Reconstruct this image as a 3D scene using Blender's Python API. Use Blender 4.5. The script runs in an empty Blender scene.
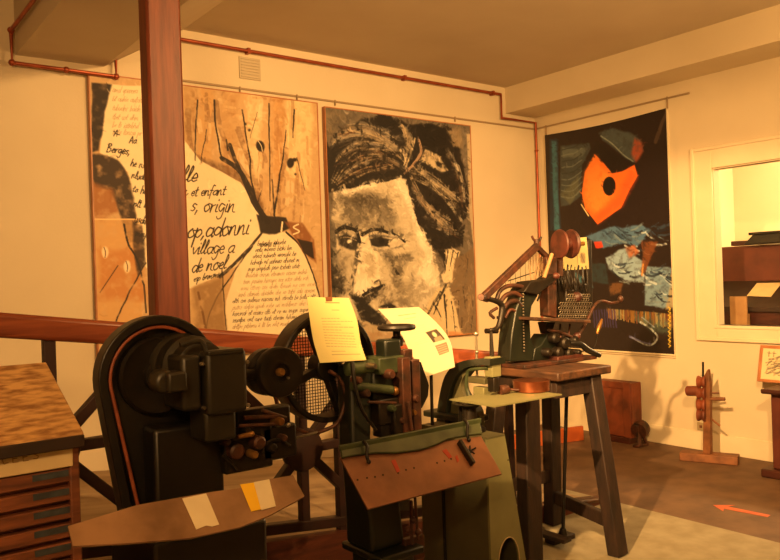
import bpy, math, random
import numpy as np
from mathutils import Vector, Matrix
random.seed(7); rng = np.random.default_rng(5)
SC = bpy.context.scene
COL = SC.collection
# ------------------------------------------------------------------ camera
CAM = Vector((-5.8715, -5.1837, 1.5))
RX = Vector((0.79373358, -0.60732693, -0.03377863))
UP = Vector((0.02666892, -0.02073239, 0.99942931))
FW = Vector((0.60768065, 0.79418144, 0.00025924))
FPX = 760.985
cd = bpy.data.cameras.new('camera'); cam = bpy.data.objects.new('camera', cd); COL.objects.link(cam)
cd.sensor_width = 36.0; cd.sensor_fit = 'HORIZONTAL'; cd.lens = FPX / 780 * 36; cd.clip_start = .05
cam.matrix_world = Matrix(((RX.x, UP.x, -FW.x, CAM.x), (RX.y, UP.y, -FW.y, CAM.y), (RX.z, UP.z, -FW.z, CAM.z), (0, 0, 0, 1)))
SC.camera = cam
def ray(px, py): return FW + RX * ((px - 390) / FPX) - UP * ((py - 280) / FPX)
def W(px, py, d): return CAM + ray(px, py) * d                      # a measured point at its real distance d
def onX(px, py, x): r = ray(px, py); return CAM + r * ((x - CAM.x) / r.x)
def onY(px, py, y): r = ray(px, py); return CAM + r * ((y - CAM.y) / r.y)
def onZ(px, py, z): r = ray(px, py); return CAM + r * ((z - CAM.z) / r.z)
def onP(px, py, p0, n): r = ray(px, py); return CAM + r * ((p0 - CAM).dot(n) / r.dot(n))
X, Y, Z = Vector((1, 0, 0)), Vector((0, 1, 0)), Vector((0, 0, 1))
V = Vector
# ------------------------------------------------------------------ materials
def lin(c): return tuple(((v / 255) / 12.92 if v / 255 <= .04045 else ((v / 255 + .055) / 1.055) ** 2.4) for v in c)
def mat(name, c1, c2=None, rough=.6, metal=0., scale=8., bump=.0, stretch=(1, 1, 1), detail=6, spec=.5, lo=.35, hi=.65, bscale=None, coat=0):
    m = bpy.data.materials.new(name); m.use_nodes = True; nt = m.node_tree; b = nt.nodes['Principled BSDF']
    b.inputs['Roughness'].default_value = rough; b.inputs['Metallic'].default_value = metal
    b.inputs['Specular IOR Level'].default_value = spec; b.inputs['Coat Weight'].default_value = coat
    tc = nt.nodes.new('ShaderNodeTexCoord'); mp = nt.nodes.new('ShaderNodeMapping'); mp.inputs['Scale'].default_value = stretch
    nt.links.new(tc.outputs['Object'], mp.inputs['Vector'])
    n = nt.nodes.new('ShaderNodeTexNoise'); n.inputs['Scale'].default_value = scale; n.inputs['Detail'].default_value = detail
    nt.links.new(mp.outputs[0], n.inputs['Vector'])
    r = nt.nodes.new('ShaderNodeValToRGB'); e = r.color_ramp.elements
    e[0].position = lo; e[1].position = hi; e[0].color = (*lin(c1), 1); e[1].color = (*lin(c2 or c1), 1)
    nt.links.new(n.outputs['Fac'], r.inputs['Fac']); nt.links.new(r.outputs['Color'], b.inputs['Base Color'])
    if bump:
        n2 = nt.nodes.new('ShaderNodeTexNoise'); n2.inputs['Scale'].default_value = bscale or scale * 4; n2.inputs['Detail'].default_value = 5
        nt.links.new(mp.outputs[0], n2.inputs['Vector'])
        bp = nt.nodes.new('ShaderNodeBump'); bp.inputs['Strength'].default_value = bump; bp.inputs['Distance'].default_value = .01
        nt.links.new(n2.outputs['Fac'], bp.inputs['Height']); nt.links.new(bp.outputs[0], b.inputs['Normal'])
    return m
M = {}
M['wall'] = mat('wall_paint', (216, 202, 172), (208, 193, 162), rough=.85, scale=1.2, bump=.08, bscale=60)
M['ceil'] = mat('ceiling_paint', (200, 186, 160), (192, 177, 151), rough=.9, scale=1.5, bump=.08, bscale=70)
M['floorL'] = mat('pale_stone_floor', (156, 147, 122), (140, 130, 104), rough=.75, scale=9, bump=.1, detail=12)
M['floorD'] = mat('brown_floor', (112, 84, 60), (92, 68, 48), rough=.7, scale=6, bump=.15, detail=10)
M['ramp'] = mat('ramp_floor', (168, 146, 114), (140, 118, 90), rough=.8, scale=3, bump=.1, stretch=(.4, 3, 1))
M['rampwood'] = mat('ramp_wood', (92, 44, 26), (62, 28, 16), rough=.55, scale=5, stretch=(1, 8, 8), bump=.1)
M['post'] = mat('red_stained_wood', (122, 60, 38), (92, 42, 28), rough=.5, scale=7, stretch=(6, 6, .5), bump=.12)
M['rail'] = mat('rail_wood', (150, 80, 50), (116, 56, 34), rough=.32, scale=5, stretch=(.6, 8, 8), bump=.05)
M['spoke'] = mat('dark_spoke_wood', (54, 27, 20), (36, 18, 14), rough=.55, scale=8)
M['copper'] = mat('copper_pipe', (168, 84, 52), (140, 66, 40), rough=.4, metal=.5, scale=10)
M['rodgrey'] = mat('picture_rail', (150, 128, 98), rough=.5)
M['vent'] = mat('vent_plastic', (190, 176, 148), rough=.7)
M['trimc'] = mat('cream_gloss', (226, 212, 180), (218, 203, 170), rough=.5, scale=3)
M['black'] = mat('black_enamel', (16, 15, 14), (27, 23, 18), rough=.38, scale=9, bump=.06)
M['blackm'] = mat('worn_black_metal', (26, 23, 19), (40, 32, 23), rough=.45, metal=.4, scale=14, bump=.1)
M['olivek'] = mat('dark_olive_enamel', (40, 36, 27), (30, 28, 21), rough=.42, scale=8, bump=.06)
M['green'] = mat('machine_green', (27, 32, 23), (17, 21, 15), rough=.4, scale=7, bump=.06)
M['green2'] = mat('worn_green', (70, 80, 50), (40, 48, 30), rough=.45, scale=9, bump=.08)
M['olive'] = mat('olive_grey_paint', (124, 122, 84), (108, 106, 72), rough=.5, scale=4, bump=.03)
M['olived'] = mat('dull_olive_paint', (88, 84, 58), (72, 70, 48), rough=.5, scale=4, bump=.03)
M['rust'] = mat('rusted_brown_steel', (138, 90, 62), (100, 62, 42), rough=.45, metal=.2, scale=6, bump=.08, detail=9)
M['rustd'] = mat('rusty_dark_iron', (92, 54, 38), (50, 36, 28), rough=.5, metal=.3, scale=18, bump=.15)
M['plate'] = mat('dull_steel_blade', (164, 128, 96), (120, 90, 64), rough=.45, metal=.15, scale=7, bump=.05, detail=9)
M['steel'] = mat('bare_steel', (170, 160, 140), (120, 108, 90), rough=.35, metal=.8, scale=12)
M['brass'] = mat('aged_brass', (172, 128, 66), (130, 90, 44), rough=.4, metal=.7, scale=12)
M['beltred'] = mat('leather_belt', (156, 80, 48), (124, 60, 36), rough=.6, scale=20)
M['caset'] = mat('worn_cabinet_top', (140, 98, 58), (208, 166, 108), rough=.55, scale=22, stretch=(.8, 2.2, 2), detail=15, bump=.2, lo=.36, hi=.6)
M['case'] = mat('cabinet_wood', (128, 74, 46), (84, 46, 30), rough=.5, scale=6, stretch=(1, 6, 8), bump=.1)
M['cased'] = mat('cabinet_dark_wood', (50, 32, 22), (34, 22, 16), rough=.55, scale=6)
M['labelp'] = mat('cream_label', (216, 196, 150), (200, 178, 132), rough=.7, scale=5)
M['bluelab'] = mat('faded_blue_label', (58, 66, 72), (40, 44, 50), rough=.7, scale=30)
M['stool'] = mat('old_dark_timber', (50, 33, 24), (30, 21, 16), rough=.6, scale=6, stretch=(4, 4, .8), bump=.2)
M['stooltop'] = mat('bench_top_timber', (92, 60, 38), (50, 33, 23), rough=.55, scale=6, stretch=(4, 1, 4), bump=.2)
M['chest'] = mat('red_brown_crate', (134, 66, 36), (88, 42, 24), rough=.6, scale=6, bump=.2, detail=10)
M['orange'] = mat('orange_stained_wood', (190, 96, 44), (160, 76, 34), rough=.5, scale=6)
M['standw'] = mat('stand_wood', (140, 90, 54), (96, 58, 34), rough=.55, scale=9, bump=.1)
M['dkwood'] = mat('dark_walnut', (74, 34, 22), (50, 22, 15), rough=.45, scale=6, stretch=(1, 1, 4))
M['redwood'] = mat('mahogany_panel', (92, 42, 28), (72, 30, 20), rough=.5, scale=5)
M['redwheel'] = mat('red_painted_iron', (92, 46, 34), (54, 28, 22), rough=.5, scale=14, bump=.1)
M['lightwood'] = mat('pale_wood', (166, 130, 86), (140, 104, 66), rough=.6, scale=6)
M['screen'] = mat('wire_mesh', (176, 150, 116), rough=.5, metal=.3)
M['arrow'] = mat('orange_floor_tape', (206, 104, 60), (190, 90, 50), rough=.6)
M['tapew'] = mat('cream_tape', (232, 222, 190), (220, 208, 172), rough=.6)
M['tapey'] = mat('yellow_tape', (246, 200, 30), rough=.55)
M['papery'] = mat('yellow_paper', (240, 226, 140), rough=.7)
M['socket'] = mat('socket_plastic', (170, 152, 116), rough=.5)
M['coppertin'] = mat('copper_tin', (176, 106, 72), (150, 84, 54), rough=.28, metal=.9, scale=12)
M['dark'] = mat('dark_recess', (14, 12, 10), rough=.9)
M['redmark'] = mat('red_chalk', (160, 62, 42), rough=.8)
M['string'] = mat('pale_cord', (150, 120, 84), rough=.8)
M['frame'] = mat('orange_picture_frame', (186, 124, 78), (160, 100, 60), rough=.45, scale=8)
M['canvasedge'] = mat('canvas_edge', (168, 96, 50), (120, 66, 36), rough=.7, scale=8)
# painted surfaces: pigment is stored on the vertices of a fine grid
def paintmat(name, rough=.6):
    m = bpy.data.materials.new(name); m.use_nodes = True; nt = m.node_tree; b = nt.nodes['Principled BSDF']
    a = nt.nodes.new('ShaderNodeAttribute'); a.attribute_name = 'Pigment'
    b.inputs['Roughness'].default_value = rough; nt.links.new(a.outputs['Color'], b.inputs['Base Color']); return m
M['paint'] = paintmat('painted_canvas', .65); M['print'] = paintmat('printed_banner', .38); M['page'] = paintmat('printed_page', .6)
# ------------------------------------------------------------------ mesh building
def perp(a):
    a = a.normalized(); t = Z if abs(a.z) < .9 else X
    u = a.cross(t).normalized(); return u, a.cross(u).normalized()
class MB:
    def __init__(s): s.v = []; s.f = []
    def add(s, vs, fs):
        o = len(s.v); s.v += [V(p) for p in vs]; s.f += [tuple(i + o for i in f) for f in fs]; return s
    def box(s, a, b):
        x0, x1 = sorted((a[0], b[0])); y0, y1 = sorted((a[1], b[1])); z0, z1 = sorted((a[2], b[2]))
        return s.add([(x0, y0, z0), (x1, y0, z0), (x1, y1, z0), (x0, y1, z0), (x0, y0, z1), (x1, y0, z1), (x1, y1, z1), (x0, y1, z1)],
                     [(0, 3, 2, 1), (4, 5, 6, 7), (0, 1, 5, 4), (1, 2, 6, 5), (2, 3, 7, 6), (3, 0, 4, 7)])
    def cbox(s, c, sx, sy, sz): c = V(c); h = V((sx / 2, sy / 2, sz / 2)); return s.box(c - h, c + h)
    def obox(s, c, a, b, d):        # half axes a b d
        c = V(c); P = []
        for k in (-1, 1):
            for i, j in ((-1, -1), (1, -1), (1, 1), (-1, 1)): P.append(c + a * i + b * j + d * k)
        return s.add(P, [(0, 3, 2, 1), (4, 5, 6, 7), (0, 1, 5, 4), (1, 2, 6, 5), (2, 3, 7, 6), (3, 0, 4, 7)])
    def beam(s, p, q, w, h=None, up=Z, w2=None, h2=None):
        h = h or w; d = (q - p).normalized(); side = d.cross(up)
        if side.length < 1e-3: side = d.cross(X)
        side.normalize(); u2 = side.cross(d).normalized(); P = []
        for c, ww, hh in ((p, w, h), (q, w2 or w, h2 or h)):
            for i, j in ((-1, -1), (1, -1), (1, 1), (-1, 1)): P.append(c + side * (i * ww / 2) + u2 * (j * hh / 2))
        return s.add(P, [(0, 3, 2, 1), (4, 5, 6, 7), (0, 1, 5, 4), (1, 2, 6, 5), (2, 3, 7, 6), (3, 0, 4, 7)])
    def prism(s, pts, ext):
        n = len(pts); P = [V(p) for p in pts] + [V(p) + ext for p in pts]
        return s.add(P, [tuple(range(n))[::-1], tuple(range(n, 2 * n))] + [(i, (i + 1) % n, n + (i + 1) % n, n + i) for i in range(n)])
    def ringprism(s, outer, inner, ext):
        n = len(outer); P = [V(p) for p in outer] + [V(p) for p in inner] + [V(p) + ext for p in outer] + [V(p) + ext for p in inner]; F = []
        for i in range(n):
            j = (i + 1) % n
            F += [(i, j, n + j, n + i), (2 * n + i, 3 * n + i, 3 * n + j, 2 * n + j), (i, 2 * n + i, 2 * n + j, j), (n + i, n + j, 3 * n + j, 3 * n + i)]
        return s.add(P, F)
    def lathe(s, c, ax, prof, n=28, caps=True):   # prof: (radius, height along axis)
        c = V(c); ax = ax.normalized(); u, w = perp(ax); P = []; F = []; m = len(prof)
        for r, t in prof:
            for k in range(n):
                a = 2 * math.pi * k / n; P.append(c + ax * t + (u * math.cos(a) + w * math.sin(a)) * max(r, 1e-5))
        for i in range(m - 1):
            for k in range(n): F.append((i * n + k, i * n + (k + 1) % n, (i + 1) * n + (k + 1) % n, (i + 1) * n + k))
        if caps: F.append(tuple(range(n))[::-1]); F.append(tuple((m - 1) * n + k for k in range(n)))
        return s.add(P, F)
    def cyl(s, p, q, r, r2=None, n=24):
        p = V(p); q = V(q); L = (q - p).length; r2 = r if r2 is None else r2; b = min(r, r2, L) * .12
        return s.lathe(p, q - p, [(r - b, 0), (r, b), (r2, L - b), (r2 - b, L)], n)
    def tube(s, pts, r, n=10, sub=0):
        pts = [V(p) for p in pts]
        if sub: pts = smooth(pts, sub)
        m = len(pts); R = r if isinstance(r, (list, tuple)) else [r] * m
        if len(R) != m: R = list(np.interp(np.linspace(0, 1, m), np.linspace(0, 1, len(R)), R))
        P = []; F = []; u = None
        for i, p in enumerate(pts):
            d = (pts[min(i + 1, m - 1)] - pts[max(i - 1, 0)]).normalized()
            if u is None: u, _ = perp(d)
            u = (u - d * u.dot(d)).normalized(); w = d.cross(u)
            for k in range(n): a = 2 * math.pi * k / n; P.append(p + (u * math.cos(a) + w * math.sin(a)) * R[i])
        for i in range(m - 1):
            for k in range(n): F.append((i * n + k, i * n + (k + 1) % n, (i + 1) * n + (k + 1) % n, (i + 1) * n + k))
        F.append(tuple(range(n))[::-1]); F.append(tuple((m - 1) * n + k for k in range(n)))
        return s.add(P, F)
    def torus(s, c, ax, R, r, n=40, m=10, a0=0, a1=2 * math.pi, sy=1.):
        c = V(c); ax = ax.normalized(); u, w = perp(ax); full = abs(a1 - a0 - 2 * math.pi) < 1e-6; P = []; F = []; N = n if full else n + 1
        for i in range(N):
            a = a0 + (a1 - a0) * i / n; d = u * math.cos(a) + w * math.sin(a)
            for k in range(m): b = 2 * math.pi * k / m; P.append(c + d * (R + r * math.cos(b)) + ax * (r * sy * math.sin(b)))
        for i in range(n):
            j = (i + 1) % N
            for k in range(m): F.append((i * m + k, j * m + k, j * m + (k + 1) % m, i * m + (k + 1) % m))
        return s.add(P, F)
    def ball(s, c, r, ax=Z, st=1., n=18):
        pr = [(r * math.sin(math.pi * i / 10), -r * st * math.cos(math.pi * i / 10)) for i in range(11)]
        return s.lathe(c, ax, pr, n)
    def build(s, name, m, parent=None, bevel=0., seg=2, sub=0, smooth_=True, loc=None):
        org = V(loc) if loc is not None else (root_origin(parent) if parent else V((0, 0, 0)))
        me = bpy.data.meshes.new(name); me.from_pydata([tuple(p - org) for p in s.v], [], s.f); me.validate()
        import bmesh
        bm = bmesh.new(); bm.from_mesh(me); bmesh.ops.recalc_face_normals(bm, faces=bm.faces); bm.to_mesh(me); bm.free()
        if isinstance(m, (list, tuple)):
            for q in m: me.materials.append(q)
        else: me.materials.append(m)
        if smooth_:
            me.shade_smooth(); me.set_sharp_from_angle(angle=math.radians(38))
        o = bpy.data.objects.new(name, me); COL.objects.link(o)
        if parent: o.parent = parent
        else: o.location = org
        if bevel:
            b = o.modifiers.new('Bevel', 'BEVEL'); b.width = bevel; b.segments = seg; b.limit_method = 'ANGLE'; b.angle_limit = math.radians(50)
        if sub:
            b = o.modifiers.new('Sub', 'SUBSURF'); b.levels = b.render_levels = sub
        return o
def smooth(pts, k):
    out = []; n = len(pts)
    for i in range(n - 1):
        p0, p1, p2, p3 = pts[max(i - 1, 0)], pts[i], pts[i + 1], pts[min(i + 2, n - 1)]
        for j in range(k):
            t = j / k; out.append(.5 * ((2 * p1) + (p2 - p0) * t + (2 * p0 - 5 * p1 + 4 * p2 - p3) * t * t + (3 * p1 - p0 - 3 * p2 + p3) * t ** 3))
    out.append(pts[-1]); return out
def root_origin(o):
    while o.parent: o = o.parent
    return V(o.location)
def tag(o, label, cat, group=None, kind=None):
    o['label'] = label
    if cat: o['category'] = cat
    if group: o['group'] = group
    if kind: o['kind'] = kind
    return o
def thing(name, loc, label, cat, group=None):
    o = bpy.data.objects.new(name, None); o.empty_display_size = .1; COL.objects.link(o); o.location = V(loc); return tag(o, label, cat, group)
def struct(o, label=None):
    o['kind'] = 'structure'
    if label: o['label'] = label
    return o
def part(name, m, parent, mb, **k): return mb.build(name, m, parent, **k)
# ------------------------------------------------------------------ room shell
CZ = 3.34
m = MB().add([(-9, -8.5, 0), (-1.71, -8.5, 0), (-1.71, 0, 0), (-9, 0, 0)], [(0, 1, 2, 3)]); m.add([(-1.71, -8.5, 0), (0.09, -8.5, 0), (0.09, 0, 0), (-1.71, 0, 0)], [(0, 1, 2, 3)])
o = m.build('floor', [M['floorL'], M['floorD']], smooth_=False); o.data.polygons[1].material_index = 1
struct(o, 'pale stone floor with a brown strip along the right wall')
struct(MB().box((-9, 0, 0), (.3, .2, 3.6)).build('wall_back', M['wall'], smooth_=False), 'cream back wall with the paintings')
WY0, WY1, WZ0, WZ1 = -1.885, -3.5, 1.045, 2.312
m = MB().box((0, 0, 0), (.09, WY0, 3.6)).box((0, WY1, 0), (.09, -8.5, 3.6)).box((0, WY0, 0), (.09, WY1, WZ0)).box((0, WY0, WZ1), (.09, WY1, 3.6))
struct(m.build('wall_right', M['wall'], smooth_=False), 'cream right wall with the window opening')
struct(MB().box((-9.2, -8.5, 0), (-9, .2, 3.6)).build('wall_left', M['wall'], smooth_=False))
struct(MB().box((-9.2, -8.7, 0), (.3, -8.5, 3.6)).build('wall_front', M['wall'], smooth_=False))
struct(MB().box((-9.2, -8.7, CZ), (.3, .2, CZ + .2)).build('ceiling', M['ceil'], smooth_=False), 'flat plastered ceiling')
# soffit over the ramp: level underside, then slanting up to the ceiling
prof = [(-4.80, CZ), (-4.80, 2.99), (-4.256, 2.995), (-3.692, CZ)]
struct(MB().prism([(x, 0, z) for x, z in prof], V((0, -7, 0))).build('trim_1', M['ceil'], smooth_=False), 'dropped plaster soffit with a slanting side')
struct(MB().box((-.415, 0, 3.088), (0, -8.5, CZ)).build('trim_2', M['wall'], smooth_=False), 'boxed plaster beam along the right wall')
m = MB()
m.box((0, -1.15, 0), (-.012, -8.5, .155))
struct(m.build('baseboard_right', M['trimc'], bevel=.003))
# window opening trim
def frame_ring(y0, y1, z0, z1, w, x0, x1, wb=None):
    wb = wb or w
    return MB().box((x0, y0, z0), (x1, y0 - w, z1)).box((x0, y0 - w, z1), (x1, y1, z1 - w)).box((x0, y0 - w, z0), (x1, y1, z0 + wb)).box((x0, y1 + w, z0 + wb), (x1, y1, z1 - w))
wr = frame_ring(-1.715, -3.66, .93, 2.485, .165, -.022, 0, .112).build('window_1', M['trimc'], bevel=.004, loc=(0, 0, 0)); struct(wr, 'cream framed opening into the next room')
frame_ring(-1.70, -3.675, .915, 2.50, .03, -.032, 0).build('window_moulding', M['trimc'], wr, bevel=.006)
MB().box((-.03, -1.86, 1.02), (.09, -3.5, 1.045)).build('window_sill', M['trimc'], wr, bevel=.004)
# next room
struct(MB().box((.09, -.71, 0), (2.7, -.5, 3.4)).build('wall_alcove_side', M['wall'], smooth_=False))
struct(MB().box((2.5, -.71, 0), (2.7, -6.2, 3.4)).build('wall_alcove_back', M['wall'], smooth_=False))
struct(MB().box((.09, -6.2, 0), (2.7, -6.4, 3.4)).build('wall_alcove_end', M['wall'], smooth_=False))
struct(MB().box((.09, -.5, -.05), (2.7, -6.4, 0)).build('floor_alcove', M['floorD'], smooth_=False))
struct(MB().box((.09, -.5, 3.0), (2.7, -6.4, 3.1)).build('ceiling_alcove', M['ceil'], smooth_=False))
# ramp along the back wall
def rz(x): return .305 - .118 * (x + 4.37)
RXE = -1.79; RY = -2.03
m = MB().prism([(RXE, RY, -.02), (RXE, RY, .003), (-6.5, RY, rz(-6.5)), (-9, RY, rz(-6.5)), (-9, RY, -.02)], V((0, -RY + .0, 0)))
struct(m.build('ramp_1', M['ramp'], smooth_=False), 'tan concrete ramp rising to the left along the back wall')
m = MB().prism([(RXE, RY - .03, 0), (RXE, RY - .03, .035), (-6.5, RY - .03, rz(-6.5) + .03), (-9, RY - .03, rz(-6.5) + .03), (-9, RY - .03, 0)], V((0, .06, 0)))
struct(m.build('trim_3', M['rampwood'], smooth_=False), 'dark wooden board closing the side of the ramp')
# ------------------------------------------------------------------ wooden column
cx0 = onY(152.5, 200, -1.92).x; cx1 = onY(187.6, 200, -1.92).x
cyb = onX(144, 200, cx0).y
col_ = thing('wooden_column', ((cx0 + cx1) / 2, -1.8, rz(-4.6)), 'tall square red-brown wooden column rising from the handrail to the ceiling', 'column')
zb = rz(cx1) - .01
m = MB().box((cx0, -1.92, zb), (cx1, cyb, CZ + .0))
m.build('shaft', M['post'], col_, bevel=.012, seg=1)
# ------------------------------------------------------------------ railing
s_ = (-1.99 + 5.1837) / 5.1837
def railpt(px, py): return onY(px, py, -2.0)
a, b = railpt(0, 325), railpt(513, 361)
sl = (b.z - a.z) / (b.x - a.x)
def hz(x): return a.z + sl * (x - a.x)
ra = thing('ramp_railing', (-4.2, -2.0, rz(-4.2)), 'dark red-brown wooden ramp railing with spoked wheel infill and broad handrail', 'railing')
xa, xb = -6.6, b.x + .03
P0, P1 = V((xa, -2.0, hz(xa))), V((xb, -2.0, hz(xb)))
m = MB().beam(P0, P1, .09, .095); m.build('handrail', M['rail'], ra, bevel=.018, seg=3)
zb0 = rz(xa) + .075; zb1 = rz(xb) + .075
MB().beam(V((xa, -2, zb0)), V((xb, -2, zb1)), .05, .05).build('bottom_rail', M['spoke'], ra, bevel=.006)
def rbz(x): return rz(x) + .075
hubs = [railpt(52, 449), railpt(302, 449)]
dx = hubs[1].x - hubs[0].x
hubs = [hubs[0] - V((dx, 0, -dx * .12)), hubs[0], hubs[1]]
posts = [railpt(-72, 380).x, railpt(339, 440).x, railpt(509, 430).x, railpt(170, 380).x]
for x in posts:
    MB().box((x - .022, -2.022, rz(x) + .0), (x + .022, -1.978, hz(x) - .04)).build('post', M['spoke'], ra, bevel=.004)
for h in hubs:
    MB().lathe(h + V((0, -.035, 0)), Y, [(.06, 0), (.1, .006), (.105, .02), (.105, .05), (.1, .064), (.06, .07)], 28).build('wheel_hub', M['spoke'], ra)
    for k in range(8):
        an = math.pi / 4 * k; d = V((math.cos(an), 0, math.sin(an)))
        # run until it meets rail, bottom rail or the middle of the bay
        t = .09
        while t < .75:
            q = h + d * t
            if q.z > hz(q.x) - .05 or q.z < rbz(q.x) + .0 or any((q.x - xp) * (h.x - xp) < 0 for xp in posts): break
            t += .01
        MB().beam(h + d * .08, h + d * t, .045, .045, up=Y).build('spoke', M['spoke'], ra, bevel=.004)
# ------------------------------------------------------------------ pipes, picture rails, vent
def pipe(name, pts, label, r=.013):
    t = thing(name, pts[0], label, 'pipe')
    MB().tube(pts, r, 10).build('tube', M['copper'], t)
    return t
yp = -.04
q = [onY(183, 41.5, yp), onY(501, 96.5, yp)]
zpp = 3.255; x1 = q[1].x
pts = [V((-4.1, yp, zpp)), V((x1, yp, zpp)), V((x1, yp, onY(503, 118, yp).z)), V((-.03, yp, onY(503, 118, yp).z)), V((-.03, yp, 2.2))]
pts += [V((-.03, yp, .02))]
pp = pipe('copper_pipe', pts, 'long thin copper pipe under the ceiling of the back wall, dropping down the corner')
for i, x in enumerate((-3.2, -1.7, -.62)):
    MB().box((x - .012, -.055, zpp - .02), (x + .012, -.003, zpp + .02)).build('pipe_clip', M['copper'], pp)
for z in (2.75,): MB().torus((-.03, yp, z), Z, .014, .008, 16, 8).build('pipe_joint', M['copper'], pp)
yp = -.07; zl = onY(60, 69, yp).z; xl = onY(12, 62, yp).x; xr = onY(116, 70, yp).x
pl = pipe('copper_pipe', [V((xl, -1.9, 3.12)), V((xl, yp, 3.12)), V((xl, yp, zl)), V((xr, yp, zl)), V((xr, yp, 3.06))], 'short bent copper pipe at the upper left below the dropped soffit')
for p in (V((xl, yp, 3.12)), V((xl, yp, zl)), V((xr, yp, zl)), V(((xl + xr) / 2, yp, zl))):
    MB().ball(p, .021).build('pipe_joint', M['copper'], pl)
zr = 2.972
r1 = thing('picture_rail', (-2.5, 0, zr), 'thin grey picture rail running along the back wall above the two paintings', 'picture rail', None)
MB().box((-4.0, -.014, zr - .007), (0, 0, zr + .007)).build('rail', M['rodgrey'], r1)
r2 = thing('picture_rail', (0, -.8, zr), 'thin grey picture rail on the right wall above the banner', 'picture rail', None)
MB().box((-.014, -.016, zr - .007), (0, -1.70, zr + .007)).build('rail', M['rodgrey'], r2)
for px, py in ((240, 92), (297, 98), (335, 102), (455, 122)):
    x = onY(px, py, -.012).x; MB().box((x - .004, -.02, zr - .034), (x + .004, -.01, zr + .012)).build('hanging_hook', M['rodgrey'], r1)
for y in (-.16, -1.50): MB().box((-.02, y - .004, zr - .088), (-.01, y + .004, zr + .012)).build('hanging_hook', M['rodgrey'], r2)
vt = thing('wall_vent', (-3.16, 0, 3.08), 'square cream ventilation grille under the ceiling of the back wall', 'vent')
v0, v1 = onY(239, 56, -.01), onY(261, 81, -.01)
MB().box((v0.x, -.012, v0.z), (v1.x, 0, v1.z)).build('vent_plate', M['vent'], vt, bevel=.002)
for k in range(7):
    z = v1.z + .012 + k * (v0.z - v1.z - .02) / 6.5
    MB().box((v0.x + .012, -.02, z), (v1.x - .012, -.012, z + .007)).build('vent_slat', M['vent'], vt)
# ------------------------------------------------------------------ next room furniture
tc = thing('type_case_cabinet', (.9, -2.4, 0), 'mahogany type case cabinet with tall back panel seen through the opening', 'cabinet')
ye = -.80
MB().box((1.15, ye, 1.0), (1.22, -4.2, 1.71)).build('back_panel', M['redwood'], tc, bevel=.004)
MB().box((.70, -.9, 0), (1.15, -4.2, 1.12)).build('carcass', M['dkwood'], tc, bevel=.004)
MB().prism([(.66, -.9, 1.12), (.66, -.9, 1.16), (1.15, -.9, 1.38), (1.15, -.9, 1.12)], V((0, -3.3, 0))).build('sloping_case', M['cased'], tc)
for i in range(4):
    z = 1.0 - i * .075
    dr = MB().box((.685, -2.12, z), (.70, -2.75, z + .06)).build('drawer', M['redwood'], tc, bevel=.003)
    MB().box((.675, -2.36, z + .02), (.685, -2.5, z + .045)).build('drawer_label', M['labelp'], dr)
lp = thing('wooden_drawing_board', (.62, -1.95, 0), 'pale upright wooden board standing before the type case cabinet behind the opening', 'board')
p0, p1 = onX(729.5, 300, .6), onX(746.5, 300, .6)
MB().box((.6, p0.y, .6), (.62, p1.y, onX(738, 296.5, .6).z)).build('panel', M['lightwood'], lp, bevel=.002)
MB().box((.62, p0.y, .0), (.65, p0.y - .03, 1.1)).box((.62, p1.y, 0), (.65, p1.y + .03, 1.1)).build('batten', M['lightwood'], lp)
sh = thing('paper_sheet', (.85, -2.5, 1.25), 'pale sheet of paper lying on the sloping case behind the opening', 'paper')
nrm = V((-.22, 0, .49)).normalized(); pz = V((.9, -2.4, 1.275))
qd = [onP(x, y, pz, nrm) for x, y in ((747, 296), (757, 283.5), (782, 283), (771, 297))]
MB().prism(qd, nrm * .004).build('sheet', M['labelp'], sh)
bp = thing('black_paper_guillotine', (1.2, -2.6, 1.71), 'black flat machine with slanted end lying on top of the mahogany back panel', 'machine')
y0 = onX(751, 240, 1.15).y; y1 = y0 - .9
m = MB().prism([(1.0, y0, 1.715), (1.0, y0 - .09, 1.80), (1.0, y1, 1.83), (1.0, y1, 1.73)], V((.35, 0, 0))); m.build('body', M['black'], bp, bevel=.006)
MB().box((.985, y0 - .06, 1.80), (1.36, y1, 1.825)).build('lid', M['blackm'], bp, bevel=.005)
bk = thing('wooden_box', (1.2, -1.9, 1.71), 'low dark wooden block on the left end of the mahogany back panel', 'box')
p0, p1 = onX(733, 244, 1.17), onX(751, 244, 1.17)
MB().box((1.13, p0.y, 1.715), (1.24, p1.y, 1.76)).build('block', M['dkwood'], bk, bevel=.004)
# ------------------------------------------------------------------ painted canvases
def vnoise(h, w, cells, seed=0):
    r = np.random.default_rng(seed); gy = max(2, int(cells * h / w) + 2); gx = cells + 2
    g = r.random((gy, gx)); ys = np.linspace(0, gy - 1.001, h); xs = np.linspace(0, gx - 1.001, w)
    iy = ys.astype(int); ix = xs.astype(int); fy = (ys - iy)[:, None]; fx = (xs - ix)[None, :]
    fy = fy * fy * (3 - 2 * fy); fx = fx * fx * (3 - 2 * fx)
    a = g[iy][:, ix]; b = g[iy][:, ix + 1]; c = g[iy + 1][:, ix]; d = g[iy + 1][:, ix + 1]
    return (a * (1 - fx) + b * fx) * (1 - fy) + (c * (1 - fx) + d * fx) * fy
def fbm(h, w, cells, seed=0, octs=4):
    s = 0; t = 0
    for i in range(octs): s = s + vnoise(h, w, cells * 2 ** i, seed + i) / 2 ** i; t += 1 / 2 ** i
    return s / t
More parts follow.
